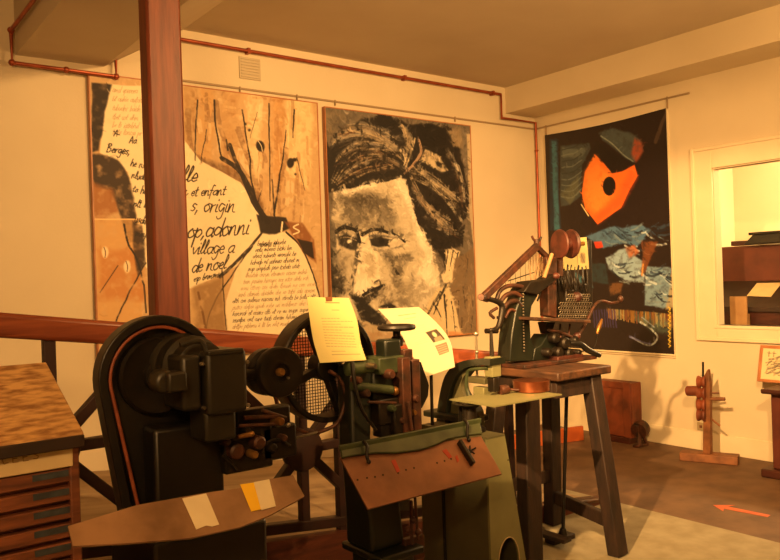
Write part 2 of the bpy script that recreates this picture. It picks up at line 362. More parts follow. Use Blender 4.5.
class Paint:
    # canvas on plane; conv maps a measured photo point to (u, v) in 0..1, v down
    def __init__(s, w, h, base, conv, seed=1):
        s.w, s.h, s.conv = w, h, conv
        s.a = np.zeros((h, w, 3)); s.a[:] = base
        s.yy, s.xx = np.mgrid[0:h, 0:w].astype(float)
        s.n1 = fbm(h, w, 14, seed) - .5; s.n2 = fbm(h, w, 14, seed + 50) - .5; s.n3 = fbm(h, w, 40, seed + 90, 3); s.n4 = fbm(h, w, 6, seed + 70, 4)
    def P(s, pts): return [(u * s.w, v * s.h) for u, v in (s.conv(*p) for p in pts)]
    def mix(s, mask, c, al=1.):
        c = np.array(c, float); s.a += (c - s.a) * np.clip(mask * al, 0, 1)[..., None]
    def poly(s, pts, c, al=1., rough=0., soft=1., mod=0., k=0):
        q = s.P(pts); X_ = s.xx + s.n1 * rough; Y_ = s.yy + s.n2 * rough
        if k: q = spl(q, k)
        ins = np.zeros((s.h, s.w), bool); dist = np.full((s.h, s.w), 1e9); n = len(q)
        for i in range(n):
            (x0, y0), (x1, y1) = q[i], q[(i + 1) % n]
            c_ = ((y0 > Y_) != (y1 > Y_)) & (X_ < (x1 - x0) * (Y_ - y0) / ((y1 - y0) or 1e-9) + x0); ins ^= c_
            dx, dy = x1 - x0, y1 - y0; L = dx * dx + dy * dy or 1e-9
            t = np.clip(((X_ - x0) * dx + (Y_ - y0) * dy) / L, 0, 1); dist = np.minimum(dist, np.hypot(X_ - x0 - t * dx, Y_ - y0 - t * dy))
        m = np.clip(.5 + np.where(ins, dist, -dist) / (2 * soft), 0, 1)
        if mod: m = m * np.clip(1 + mod * (s.n3 - .5) * 4, 0, 1)
        s.mix(m, c, al)
    def line(s, pts, c, w=2., w2=None, al=1., rough=0., k=6, dry=0., soft=.7):
        q = s.P(pts); q = spl(q, k, False) if k and len(q) > 2 else q
        n = len(q) - 1; w2 = w if w2 is None else w2
        xs = [p[0] for p in q]; ys = [p[1] for p in q]; pad = max(w, w2) + rough + 3
        x0, x1 = int(max(0, min(xs) - pad)), int(min(s.w, max(xs) + pad)); y0, y1 = int(max(0, min(ys) - pad)), int(min(s.h, max(ys) + pad))
        if x1 <= x0 or y1 <= y0: return
        X_ = s.xx[y0:y1, x0:x1] + s.n1[y0:y1, x0:x1] * rough; Y_ = s.yy[y0:y1, x0:x1] + s.n2[y0:y1, x0:x1] * rough; m = np.zeros(X_.shape)
        for i in range(n):
            (ax, ay), (bx, by) = q[i], q[i + 1]; dx, dy = bx - ax, by - ay; L = dx * dx + dy * dy or 1e-9
            t = np.clip(((X_ - ax) * dx + (Y_ - ay) * dy) / L, 0, 1); d = np.hypot(X_ - ax - t * dx, Y_ - ay - t * dy)
            r = (w + (w2 - w) * (i + t) / n) / 2; m = np.maximum(m, np.clip((r - d) / soft + .5, 0, 1))
        if dry: m = m * np.clip(1 + dry * (s.n3[y0:y1, x0:x1] - .5) * 5, 0, 1)
        c = np.array(c, float); s.a[y0:y1, x0:x1] += (c - s.a[y0:y1, x0:x1]) * np.clip(m * al, 0, 1)[..., None]
    def smear(s, n, L=(5, 12), w=(1.5, 3.5), jit=10, al=.75, seed=5, box=None, turn=0.):
        r = random.Random(seed); fl = s.n4
        for i in range(n):
            x = r.uniform(2, s.w - 3); y = r.uniform(2, s.h - 3)
            an = fl[int(y), int(x)] * 9 + r.gauss(0, .35) + turn; l = r.uniform(*L); c = s.a[int(y), int(x)] + r.gauss(0, jit)
            q = [(x, y), (x + math.cos(an) * l * .5, y + math.sin(an) * l * .5), (x + math.cos(an + .3) * l, y + math.sin(an + .3) * l)]
            cv = s.conv; s.conv = lambda a, b: (a / s.w, b / s.h); s.line(q, c, r.uniform(*w), al=al, k=0, dry=.5, soft=.9); s.conv = cv
    def blob(s, px, py, rx, ry, c, al=1., ang=0., rough=3.):
        p = [(px + rx * math.cos(t) * math.cos(ang) - ry * math.sin(t) * math.sin(ang), py + rx * math.cos(t) * math.sin(ang) + ry * math.sin(t) * math.cos(ang)) for t in np.linspace(0, 2 * math.pi, 15)[:-1]]
        s.poly(p, c, al, rough=rough, soft=1.5)
    def grid(s, name, m, parent, p00, pu, pv, bulge=None):
        w, h = s.w, s.h; org = root_origin(parent)
        u = np.linspace(0, 1, w)[None, :, None]; v = np.linspace(0, 1, h)[:, None, None]
        P = np.array(p00 - org)[None, None, :] + u * np.array(pu)[None, None, :] + v * np.array(pv)[None, None, :]
        if bulge is not None: P = P + bulge(u, v)
        me = bpy.data.meshes.new(name); me.vertices.add(w * h); me.vertices.foreach_set('co', P.reshape(-1).astype(np.float32))
        i = (np.arange(h - 1)[:, None] * w + np.arange(w - 1)[None, :]).reshape(-1)
        f = np.stack([i, i + w, i + w + 1, i + 1], 1).astype(np.int32)
        me.loops.add(f.size); me.loops.foreach_set('vertex_index', f.reshape(-1)); me.polygons.add(len(f)); me.polygons.foreach_set('loop_start', np.arange(0, f.size, 4, dtype=np.int32))
        me.update(calc_edges=True); me.validate()
        ca = me.color_attributes.new('Pigment', 'FLOAT_COLOR', 'POINT'); s8 = np.clip(s.a, 0, 255) / 255
        lc = np.where(s8 <= .04045, s8 / 12.92, ((s8 + .055) / 1.055) ** 2.4)
        ca.data.foreach_set('color', np.concatenate([lc, np.ones((h, w, 1))], 2).reshape(-1).astype(np.float32))
        me.materials.append(m); o = bpy.data.objects.new(name, me); COL.objects.link(o); o.parent = parent; return o
def spl(q, k, closed=True):
    n = len(q); out = []
    for i in range(n if closed else n - 1):
        g = (lambda j: q[j % n]) if closed else (lambda j: q[min(max(j, 0), n - 1)])
        p0, p1, p2, p3 = g(i - 1), g(i), g(i + 1), g(i + 2)
        for j in range(k):
            t = j / k; out.append(tuple(.5 * (2 * b + (c - a) * t + (2 * a - 5 * b + 4 * c - d) * t * t + (3 * b - a - 3 * c + d) * t ** 3) for a, b, c, d in zip(p0, p1, p2, p3)))
    if not closed: out.append(q[-1])
    return out
# single-stroke handwriting; x-height 1, y up
G = {'a': (.9, [[(.75, .9), (.3, .95), (.05, .45), (.3, .02), (.7, .4), (.78, .95), (.72, .1), (.95, .1)]]),
 'b': (.8, [[(.1, 1.9), (.08, .1), (.4, 0), (.7, .4), (.45, .85), (.1, .6)]]), 'c': (.7, [[(.65, .8), (.35, .98), (.05, .5), (.3, .02), (.65, .2)]]),
 'd': (.9, [[(.7, .8), (.3, .95), (.05, .4), (.35, .02), (.72, .5), (.85, 2.0), (.78, .1), (.95, .1)]]), 'e': (.7, [[(.08, .45), (.6, .6), (.4, .98), (.06, .5), (.3, .0), (.68, .2)]]),
 'f': (.6, [[(.7, 1.8), (.4, 1.9), (.25, 1.0), (.2, -.6)], [(0, .9), (.55, .95)]]), 'g': (.9, [[(.75, .85), (.3, .95), (.08, .45), (.4, .1), (.75, .6), (.7, -.6), (.35, -.95), (.1, -.6)]]),
 'h': (.9, [[(.15, 1.9), (.1, 0), (.2, .6), (.5, .95), (.7, .6), (.72, 0), (.9, .1)]]), 'i': (.4, [[(.15, .95), (.12, .1), (.4, .05)], [(.2, 1.4), (.22, 1.5)]]),
 'l': (.5, [[(.05, .3), (.4, 1.5), (.25, 1.9), (.1, .8), (.2, .03), (.5, .2)]]), 'm': (1.3, [[(.08, .95), (.08, 0), (.2, .7), (.42, .95), (.52, .1), (.65, .7), (.9, .95), (1.0, .1), (1.25, .1)]]),
 'n': (.95, [[(.08, .95), (.08, 0), (.25, .75), (.55, .95), (.66, .1), (.95, .1)]]), 'o': (.85, [[(.45, .98), (.08, .6), (.3, .0), (.75, .4), (.5, .95), (.85, .85)]]),
 'p': (.85, [[(.15, .95), (.05, -1.0), (.12, .5), (.5, .95), (.75, .5), (.4, .05), (.12, .3)]]), 'r': (.65, [[(.08, .95), (.1, 0), (.2, .7), (.6, .9)]]),
 's': (.65, [[(.6, .85), (.3, .95), (.15, .65), (.5, .4), (.35, .02), (.05, .15)]]), 't': (.6, [[(.3, 1.6), (.22, .1), (.55, .08)], [(0, 1.05), (.6, 1.1)]]),
 'u': (.9, [[(.08, .95), (.15, .1), (.5, .05), (.7, .95), (.72, .05), (.92, .1)]]), 'v': (.8, [[(.05, .95), (.35, 0), (.75, .98)]]),
 'B': (1.1, [[(.2, 1.9), (.12, 0)], [(.0, 1.75), (.5, 2.0), (.8, 1.5), (.2, 1.05), (.85, .8), (.7, .1), (.05, .05)]]), 'A': (1.2, [[(0, 0), (.55, 1.9), (.95, 0)], [(.2, .7), (.85, .75)]]),
 ',': (.4, [[(.2, .1), (.05, -.35)]]), '&': (1.0, [[(.1, .9), (.5, 1.2), (.2, .3), (.6, 0), (.95, .6)], [(-.1, .55), (.4, .6)]]), ' ': (.6, []),
 '"': (.5, [[(.1, 1.4), (.12, 1.5)], [(.35, 1.4), (.37, 1.5)]]), '-': (.7, [[(.05, .5), (.6, .5)]]), 'T': (1., [[(.1, 1.8), (1., 1.9)], [(.55, 1.85), (.5, 0)]]), 'S': (.9, [[(.8, 1.7), (.4, 1.9), (.15, 1.4), (.7, .7), (.4, 0), (.05, .3)]])}
def write(pt, text, x, y, xh, c, w, slope=0., adv=1., al=1., jit=.09, slant=.3, maxx=1e9):
    cx = x
    for ch in text:
        wd, st = G.get(ch, G['e'])
        if cx > maxx: break
        for s_ in st:
            q = [(cx + (a * adv + b * slant) * xh, y + slope * (cx - x) - b * xh + random.uniform(-jit, jit) * xh) for a, b in s_]
            pt.line(q, c, w, w * .7, al, k=4, soft=.6)
        cx += wd * adv * xh
    return cx
def scrib(pt, x0, x1, y, xh, c, w, slope=0., al=1.):
    x = x0
    if xh > 2.2:
        while x < x1 - xh:
            wd = ''.join(random.choice('aeinorstlumcdphbeu') for _ in range(random.randint(2, 7)))
            x = write(pt, wd, x, y + slope * (x - x0), xh * .95, c, w, slope, .95, al, .16, .35, x1) + xh * .7
        return
    while x < x1:
        L = random.uniform(2.5, 6) * xh * 1.4; q = []; t = 0
        while t < L and x + t < x1:
            hgt = random.choice([0, 1, 1, .6, .9, 1.7 if random.random() < .25 else .9, -.5 if random.random() < .12 else 0])
            q.append((x + t, y + slope * (x + t - x0) - hgt * xh)); t += xh * random.uniform(.3, .55)
        if len(q) > 2: pt.line(q, c, w, al=al, k=2, soft=.6)
        x += L + xh * .9
def planar(fn, ax, lo, hi, zlo, zhi):
    def conv(px, py):
        p = fn(px, py); return (p[ax] - lo) / (hi - lo), (zhi - p.z) / (zhi - zlo)
    return conv
# ---------- manuscript and branches painting
yc = -.045
pa = (-4.365, -2.615); pz_ = (1.0, 2.925)
BLK = (30, 20, 14); BR = (104, 66, 34); CR = (240, 224, 186); AM = (222, 198, 156)
p = Paint(430, 470, AM, planar(lambda a, b: onY(a, b, yc), 0, pa[0], pa[1], pz_[0], pz_[1]), 3)
p.mix(np.clip((p.n4 - -.02) * 5, 0, 1), (190, 152, 104), .7); p.mix(np.clip(-(p.n4) * 6, 0, 1), (238, 222, 184), .85)
for x0, x1, c in ((183, 196, (176, 136, 86)), (199, 214, (206, 160, 98)), (222, 238, (186, 146, 94)), (272, 284, (196, 146, 86)), (246, 262, (238, 214, 166)), (286, 312, (238, 212, 160))):
    p.poly([(x0, 88), (x1, 90), (x1 - 2, 190), (x0, 170)], c, .75, rough=14, soft=4, mod=.5)
for i in range(18):
    x = random.uniform(186, 300); y = random.uniform(95, 130); p.line([(x, y), (x + random.uniform(6, 14), y + 1)], random.choice([(150, 100, 50), (236, 214, 170)]), 5, al=.35, rough=4, dry=1)
p.poly([(183, 145), (200, 158), (240, 170), (262, 200), (268, 225), (240, 195), (215, 172), (183, 160)], (96, 66, 38), .75, rough=8, soft=4, mod=.5)
p.smear(1600, (6, 16), (2, 5), 12, .6, 8, turn=1.4)
for i in range(60):
    x = random.uniform(186, 308); y = random.uniform(92, 200); L_ = random.uniform(10, 50); p.line([(x, y), (x + random.uniform(-3, 3), y + L_)], random.choice([(150, 104, 60), (120, 82, 48), (244, 230, 194), (196, 158, 108)]), random.uniform(2, 9), al=.4, rough=6, dry=1)
for q in ([(188, 110), (192, 150), (210, 165), (236, 178)], [(238, 130), (250, 165), (262, 205)], [(286, 150), (278, 190), (272, 214)], [(216, 104), (224, 140), (246, 176)]): p.line(q, (112, 78, 46), 12, 8, .45, rough=8, dry=.9)
# manuscript sheets
p.poly([(108, 84), (141, 86), (200, 160), (240, 182), (258, 208), (266, 226), (256, 240), (236, 266), (192, 288), (165, 288), (142, 262), (136, 215), (128, 172), (100, 152)], CR, 1, rough=3, soft=1, k=0)
p.poly([(262, 232), (285, 232), (297, 243), (308, 262), (318, 292), (325, 345), (224, 345), (226, 300), (236, 268), (250, 246)], CR, 1, rough=3, soft=1)
p.mix(np.clip((p.n3 - .55) * 3, 0, 1), (226, 204, 160), .35)
# dark left strokes
p.poly([(91, 82), (112, 85), (106, 112), (99, 150), (93, 152), (92, 110)], BLK, .95, rough=7, soft=1.5, mod=.25)
p.poly([(90, 154), (100, 153), (118, 160), (130, 178), (134, 200), (139, 240), (128, 242), (120, 215), (108, 190), (96, 186), (91, 175)], (40, 26, 16), .92, rough=9, soft=2, mod=.5)
p.poly([(92, 180), (112, 190), (118, 212), (100, 222), (92, 212)], (150, 92, 44), .8, rough=9, soft=3, mod=.5)
p.poly([(90, 219), (142, 219), (142, 340), (92, 345)], (206, 160, 98), .8, rough=2, soft=1, mod=.4)
p.poly([(96, 250), (140, 250), (148, 300), (100, 300)], (186, 120, 60), .7, rough=16, soft=6, mod=.6)
p.smear(500, (5, 12), (1.5, 3.5), 10, .5, 9)
p.line([(88, 219), (142, 219)], (240, 200, 140), 2)
p.poly([(132, 220), (142, 225), (146, 262), (138, 275), (132, 250)], (44, 28, 18), .9, rough=8, soft=2, mod=.4)
p.line([(124, 224), (128, 245), (138, 262), (144, 285)], BLK, 3.2, rough=5, dry=.6)
p.line([(146, 262), (130, 290), (112, 330)], BLK, 2.5, rough=5, dry=.4); p.line([(118, 265), (100, 292)], BLK, 1.4, dry=.5)
p.line([(144, 285), (146, 312)], BLK, 3, al=.8)
for x, y in ((105, 252), (127, 266)): p.blob(x, y, 3.6, 6, (236, 216, 176)); p.line([(x - 1, y - 5), (x + .5, y), (x, y + 5)], BR, 1.5)
# branches and knot
K = (268, 226)
for q, w, w2 in (([(214, 101), (216, 130), (222, 158)], 4, 3), ([(222, 158), (240, 172), (258, 205), (268, 222)], 9, 9), ([(230, 145), (240, 172), (252, 200), (266, 222)], 8, 7), ([(242, 110), (248, 150), (252, 185), (262, 220)], 3, 4),
                 ([(269, 104), (269, 150), (270, 200)], 3, 2), ([(286, 130), (281, 165), (274, 215)], 2.2, 4), ([(294, 110), (293, 138)], 3.5, 2), ([(257, 112), (250, 138)], 1.2, 1), ([(197, 100), (195, 160)], 3, 2), ([(206, 130), (201, 162)], 2, 1.4),
                 ([(296, 158), (305, 190)], 1.8, 1.2), ([(272, 180), (275, 222)], 2.5, 3), ([(228, 150), (226, 140)], 4, 3), ([(263, 230), (244, 254), (220, 276)], 4, 7), ([(252, 246), (228, 280), (212, 305), (204, 338)], 3, 2.5), ([(286, 232), (304, 252), (318, 292), (320, 310)], 4, 3),
                 ([(222, 268), (224, 300), (226, 335)], 2.5, 2), ([(261, 190), (258, 206), (264, 214)], 1.6, 1.6)):
    p.line(q, BLK, w, w2, .93, rough=5, dry=.35)
p.poly([(256, 214), (286, 218), (290, 228), (276, 234), (260, 232)], BLK, .95, rough=6, soft=1.5)
p.poly([(284, 222), (302, 222), (314, 240), (316, 262), (302, 250)], (130, 76, 36), .85, rough=6, soft=2, mod=.4)
p.poly([(296, 238), (312, 242), (314, 258), (304, 252)], BLK, .9, rough=6, soft=1)
p.poly([(192, 288), (222, 276), (226, 335), (196, 340)], (150, 116, 74), .8, rough=10, soft=4, mod=.5)
p.line([(198, 292), (204, 320), (206, 338)], BR, 4, al=.7, dry=.7)
p.blob(260, 146, 4.2, 5.6, BLK, ang=-.3, rough=1); p.line([(258, 141), (261, 146), (262, 151)], CR, 1.4)
p.blob(290, 163, 3.6, 5, BLK); p.blob(294, 160, 2.4, 2, BLK); p.blob(245, 124, 1.2, 1.2, BLK, rough=0); p.blob(249, 130, 1.3, 1.3, BLK, rough=0); p.blob(295, 174, 1, 1, BLK, rough=0)
p.line([(282, 222), (281, 231)], CR, 3.4); p.line([(298, 224), (293, 227), (299, 231), (293, 234)], CR, 2.6)
# writing
for i, y in enumerate((92, 101, 110, 119, 127, 134)): scrib(p, 112, 141, y, 3, (176, 150, 112), 1, .05, .8)
write(p, '"A-', 112, 136, 3.2, BLK, 1.6); write(p, 'Aa', 129, 143, 3.4, BLK, 1.8); write(p, 'Berges,', 106, 152, 4.4, BLK, 2.0, .12, 1.05)
for i, y in enumerate((166, 178, 192, 206, 222, 236)): scrib(p, 130 + i, 152, y, 4, BLK, 1.6, .15)
write(p, 'elle', 175, 181, 8.5, BLK, 2.8, .06, 1.05); write(p, '& et enfant', 182, 196, 5.2, BLK, 2.1, -.03, 1.0)
write(p, 's, origin', 190, 211, 8, BLK, 2.4, .02, .95); write(p, 'op,adonni', 186, 238, 9.0, BLK, 2.8, -.08, .98)
write(p, 'village a', 191, 254, 7.2, BLK, 2.3, -.05, .95, maxx=243); write(p, 'de noel', 191, 272, 7.4, BLK, 2.3, -.12, .9, maxx=230); scrib(p, 193, 218, 281, 3.4, BLK, 1.5, -.2)
for i in range(14):
    y = 243 + i * 6.4; x0 = 257 - i * 2.4 if i < 9 else 232; x1 = min(286 + i * 4.2, 314); al = (.95, .95, .95, .95, .9, .55, .5, .4, .5, .75, .45, .75, .8, .6)[i]
    scrib(p, max(x0, 230), x1, y + 2, 2.6, BLK if al > .6 else BR, 1.0, -.06, al * .9)
write(p, 'obanis tt', 259, 246, 2.6, BLK, 1.3)
def canvas_box(name, x0, x1, z0, z1, label, paint):
    t = thing(name, ((x0 + x1) / 2, 0, z0), label, 'painting')
    MB().box((x0, yc + .002, z0), (x1, -.012, z1)).build('stretcher', M['canvasedge'], t)
    e = .008
    MB().box((x0 - e, yc - .004, z0 - e), (x0, -.01, z1 + e)).box((x1, yc - .004, z0 - e), (x1 + e, -.01, z1 + e)).box((x0, yc - .004, z1), (x1, -.01, z1 + e)).box((x0, yc - .004, z0 - e), (x1, -.01, z0)).build('edge_strip', M['frame'], t)
    paint.grid('canvas', M['paint'], t, V((x0, yc, z1)), V((x1 - x0, 0, 0)), V((0, 0, z0 - z1)))
    return t
canvas_box('painting', pa[0], pa[1], pz_[0], pz_[1], 'large amber painting of handwritten pages and dark bare branches hanging on the back wall', p)
# ---------- portrait
pb = (-2.535, -.945); pz2 = (.985, 2.905)
p = Paint(340, 440, (132, 124, 110), planar(lambda a, b: onY(a, b, yc), 0, pb[0], pb[1], pz2[0], pz2[1]), 11)
LT = (236, 226, 202); MD = (158, 148, 130); DK = (20, 17, 16); GR = (78, 72, 64)
p.mix(np.clip(p.n4 * 5, 0, 1), (88, 78, 66), .6)
def U(a, b): return 320 + a / 4.48, 105 + b / 4.48      # notes from the upper detail
def L(a, b): return 320 + a / 4.145, 210 + b / 4.145    # notes from the lower detail
# face
p.poly([U(60, 390), U(180, 350), U(370, 310), U(400, 380), U(450, 540), L(480, 180), L(500, 330), L(440, 420), L(430, 540), L(120, 540), L(60, 330), L(40, 120)], (196, 184, 158), 1, rough=5, soft=2)
p.poly([U(330, 330), U(385, 340), U(400, 420), U(450, 560), L(470, 200), L(480, 310), L(420, 400), L(380, 300), L(440, 200), L(400, 120), L(380, 20)], LT, .9, rough=10, soft=4, mod=.3)
p.poly([U(85, 400), U(200, 385), U(330, 430), U(350, 520), U(260, 555), U(100, 520)], (84, 77, 66), .85, rough=16, soft=6, mod=.6)
p.poly([U(150, 400), U(240, 400), U(250, 450), U(170, 460)], (58, 52, 44), .7, rough=12, soft=5, mod=.6)
p.poly([U(60, 395), U(200, 355), U(250, 345), U(240, 365), U(110, 400)], LT, .9, rough=8, soft=2)
p.poly([L(160, 90), L(240, 160), L(250, 260), L(250, 300), L(190, 355), L(145, 330), L(150, 200)], (224, 212, 184), .95, rough=6, soft=3)
p.poly([L(75, 170), L(130, 180), L(125, 300), L(105, 340), L(80, 260)], (184, 172, 148), .9, rough=6, soft=3, mod=.3)
p.poly([L(35, 120), L(75, 170), L(80, 260), L(110, 350), L(60, 360), L(35, 300)], DK, .85, rough=10, soft=3, mod=.6)
p.poly([L(30, 20), L(65, 60), L(70, 150), L(35, 200)], GR, .9, rough=8, soft=2, mod=.3)
p.line([L(160, 90), L(150, 200), L(135, 280), L(125, 350)], DK, 8, 9, .85, rough=6, dry=.7)
p.poly([L(255, 150), L(300, 180), L(360, 180), L(390, 175), L(350, 230), L(340, 280), L(380, 400), L(330, 390), L(290, 250)], (84, 76, 64), .8, rough=12, soft=4, mod=.7)
p.line([L(290, 200), L(310, 250), L(340, 280)], DK, 6, 4, .7, rough=6, dry=1); p.line([L(380, 260), L(390, 310)], GR, 5, al=.5, dry=1)
for q, c_, a_ in (([L(60, 60), L(150, 55), L(170, 90), L(80, 95)], (96, 88, 76), .7), ([L(190, 60), L(330, 70), L(370, 110), L(200, 85)], (104, 96, 82), .6), ([L(300, 300), L(420, 280), L(470, 340), L(400, 420), L(320, 380)], (140, 128, 106), .7), ([L(250, 290), L(300, 330), L(310, 390), L(240, 380)], (96, 86, 72), .7), ([L(85, 180), L(110, 190), L(105, 300), L(85, 260)], (110, 100, 84), .7), ([L(180, 170), L(235, 190), L(225, 270), L(190, 280)], (170, 156, 128), .7)):
    p.poly(q, c_, a_, rough=14, soft=5, mod=.7)
p.smear(2600, (6, 15), (2, 5), 13, .7, 4)
# brows, eyes
p.line([L(70, 90), L(100, 72), L(150, 85), L(165, 130)], DK, 8, 6, rough=5); p.poly([L(75, 110), L(110, 95), L(160, 120), L(150, 165), L(110, 160), L(80, 145)], DK, .85, rough=6, soft=2)
p.blob(*L(122, 130), 2.4, 2.2, LT, rough=1); p.line([L(85, 115), L(115, 112), L(150, 125)], (140, 126, 104), 2)
p.line([L(175, 100), L(220, 82), L(270, 88), L(320, 105), L(350, 130)], DK, 8, 4, rough=5); p.line([L(205, 110), L(260, 105), L(320, 116)], GR, 5, 3, .8, rough=5, dry=.5)
p.poly([L(205, 120), L(245, 108), L(285, 118), L(280, 145), L(240, 152), L(212, 145)], DK, .9, rough=5, soft=2); p.poly([L(288, 120), L(318, 125), L(300, 138), L(284, 138)], (206, 194, 166), .9, rough=4, soft=1.5)
p.blob(*L(255, 128), 3, 3, (16, 12, 10), rough=1); p.line([L(225, 160), L(270, 165), L(330, 150)], GR, 6, 3, .6, rough=5, dry=.7); p.line([L(250, 185), L(300, 195), L(380, 185)], GR, 4, 2, .6, dry=.7)
p.line([L(290, 98), L(330, 112), L(365, 128)], LT, 3, 2, .8, dry=.5)
# nose tip, moustache
p.blob(*L(175, 320), 9, 8, LT, .9, rough=4); p.line([L(225, 300), L(245, 290), L(250, 320), L(225, 335)], GR, 4, 3); p.line([L(180, 350), L(225, 325), L(265, 310)], DK, 6, 5, rough=4)
p.poly([L(120, 345), L(180, 360), L(235, 330), L(245, 345), L(200, 385), L(250, 430), L(290, 470), L(240, 480), L(170, 455), L(145, 400)], DK, .95, rough=8, soft=2, mod=.2)
p.poly([L(245, 400), L(300, 380), L(320, 405), L(270, 412)], DK, .9, rough=6, soft=2); p.poly([L(150, 460), L(260, 480), L(260, 540), L(150, 540)], (180, 158, 122), .8, rough=8, soft=3, mod=.4)
p.poly([L(100, 460), L(170, 470), L(200, 560), L(100, 560)], DK, .85, rough=8, soft=3, mod=.3)
# hair
HAIR = [U(20, 390), U(22, 210), U(70, 120), U(190, 60), U(310, 50), U(420, 90), U(560, 100), U(620, 190), U(640, 280), U(662, 380), U(655, 500), U(620, 560), L(600, 60), L(592, 150), L(520, 165), L(545, 240), L(520, 250), L(505, 200), L(480, 165), L(450, 130), L(400, 10), U(430, 480), U(400, 400), U(388, 330), U(340, 318), U(250, 330), U(170, 362), U(60, 388)]
p.poly(HAIR, DK, .97, rough=8, soft=2, mod=.1)
p.poly([U(420, 90), U(500, 85), U(570, 110), U(570, 180), U(500, 190), U(450, 180)], (16, 13, 12), .95, rough=8, soft=2)
p.poly([U(570, 110), U(630, 105), U(640, 200), U(600, 190)], (150, 132, 104), .85, rough=8, soft=3, mod=.4)
p.poly([U(20, 30), U(130, 50), U(90, 110), U(30, 130)], (128, 114, 92), .8, rough=10, soft=3, mod=.5); p.poly([U(40, 60), U(160, 45), U(120, 110), U(60, 110)], GR, .7, rough=10, soft=4, mod=.8)
rs = random.Random(3)
for (a0, b0), (a1, b1), n_, d_ in (((40, 380), (380, 312), 12, (34, -6)), ((392, 340), (450, 540), 12, (8, 34)), ((30, 200), (300, 40), 16, (-14, -18)), ((560, 100), (668, 480), 18, (16, 4))):
    for i in range(n_):
        t = rs.random(); a_ = a0 + (a1 - a0) * t; b_ = b0 + (b1 - b0) * t; p.line([U(a_, b_), U(a_ + d_[0] * rs.uniform(.3, 1.6), b_ + d_[1] * rs.uniform(-.2, 1.6))], (24, 20, 18), rs.uniform(6, 12), 3, .85, rough=9, dry=.5)
def hairs(fn, a, b, c, n, spread, cols, w=(1.2, 3.2), dry=.8):
    for i in range(n):
        o1, o2, o3 = (rs.uniform(-1, 1) * spread for _ in range(3))
        t0, t1 = sorted((rs.random() * .7, .3 + rs.random() * .7))
        def qb(t): return ((1 - t) ** 2 * a[0] + 2 * t * (1 - t) * (b[0] + o2) + t * t * c[0], (1 - t) ** 2 * (a[1] + o1) + 2 * t * (1 - t) * (b[1] + o2) + t * t * (c[1] + o3))
        p.line([fn(*qb(t0 + (t1 - t0) * k / 4)) for k in range(5)], rs.choice(cols), rs.uniform(*w), al=rs.uniform(.5, .9), rough=3, dry=dry, k=3)
G1 = [(122, 116, 106), (92, 86, 78), (160, 152, 136), (64, 58, 52), (200, 190, 168)]
hairs(U, (50, 330), (180, 120), (400, 270), 34, 70, G1, (3, 8), .95); hairs(U, (40, 170), (200, 30), (400, 230), 30, 50, G1, (3, 9), .95); hairs(U, (300, 60), (430, 90), (390, 270), 16, 40, G1, (3, 8), .9)
hairs(U, (400, 290), (520, 350), (640, 480), 26, 60, G1, (3, 8), .95); hairs(U, (400, 330), (440, 450), (600, 560), 26, 40, G1, (3, 7), .95); hairs(U, (560, 180), (650, 300), (640, 500), 16, 30, G1, (3, 7), .95); hairs(L, (420, 20), (520, 80), (590, 120), 18, 40, G1, (3, 7), .95)
hairs(U, (50, 330), (200, 140), (400, 290), 22, 70, [DK], (4, 9), .5); hairs(U, (400, 300), (520, 370), (640, 520), 18, 60, [DK], (3, 8), .5); hairs(U, (60, 360), (220, 290), (390, 290), 12, 20, [DK], (4, 8), .4)
C1 = [(150, 134, 110), (110, 96, 78), (190, 172, 140), (90, 62, 44)]
hairs(U, (50, 330), (200, 130), (400, 270), 26, 70, C1); hairs(U, (40, 180), (200, 40), (390, 240), 22, 50, C1)
hairs(U, (80, 350), (250, 270), (390, 280), 14, 30, [(120, 90, 66), (150, 134, 110), (70, 60, 50)])
hairs(U, (300, 50), (420, 80), (380, 260), 16, 40, [(190, 172, 140), (150, 134, 110)])
hairs(U, (400, 290), (520, 350), (630, 470), 20, 50, [(170, 154, 126), (110, 98, 80), (200, 184, 150)]); hairs(U, (400, 330), (440, 450), (600, 560), 22, 40, C1)
hairs(U, (560, 200), (640, 300), (640, 480), 12, 30, [(110, 98, 80), (80, 60, 46)]); hairs(L, (430, 40), (520, 80), (590, 100), 12, 30, C1)
p.poly([U(470, 200), U(530, 230), U(575, 290), U(540, 300), U(480, 270), U(440, 250)], (214, 196, 160), .9, rough=7, soft=2, mod=.3)
p.poly([U(490, 190), U(550, 200), U(580, 260), U(530, 230)], DK, .85, rough=6, soft=2); p.poly([U(510, 250), U(560, 262), U(565, 290), U(525, 275)], DK, .9, rough=4, soft=1.5)
p.line([U(440, 160), U(450, 210), U(420, 260), U(375, 305)], (176, 146, 122), 7, 4, .9, rough=4, dry=.4); p.line([U(425, 150), U(405, 220), U(385, 275)], (210, 192, 156), 4, 3, .9, dry=.4)
p.line([U(360, 200), U(380, 240), U(375, 270)], (216, 200, 166), 3, 2, .9)
p.line([U(490, 340), U(530, 390), U(580, 425)], (200, 186, 156), 2.2, 1.2, .8, dry=.5)
for a in (0, 12, 24): p.line([U(410, 280 + a), U(480, 300 + a), U(560, 360 + a), U(610, 440 + a)], (150, 136, 112), 3, 2, .7, rough=3, dry=.6)
p.smear(1500, (5, 12), (1.5, 3.5), 12, .6, 14)
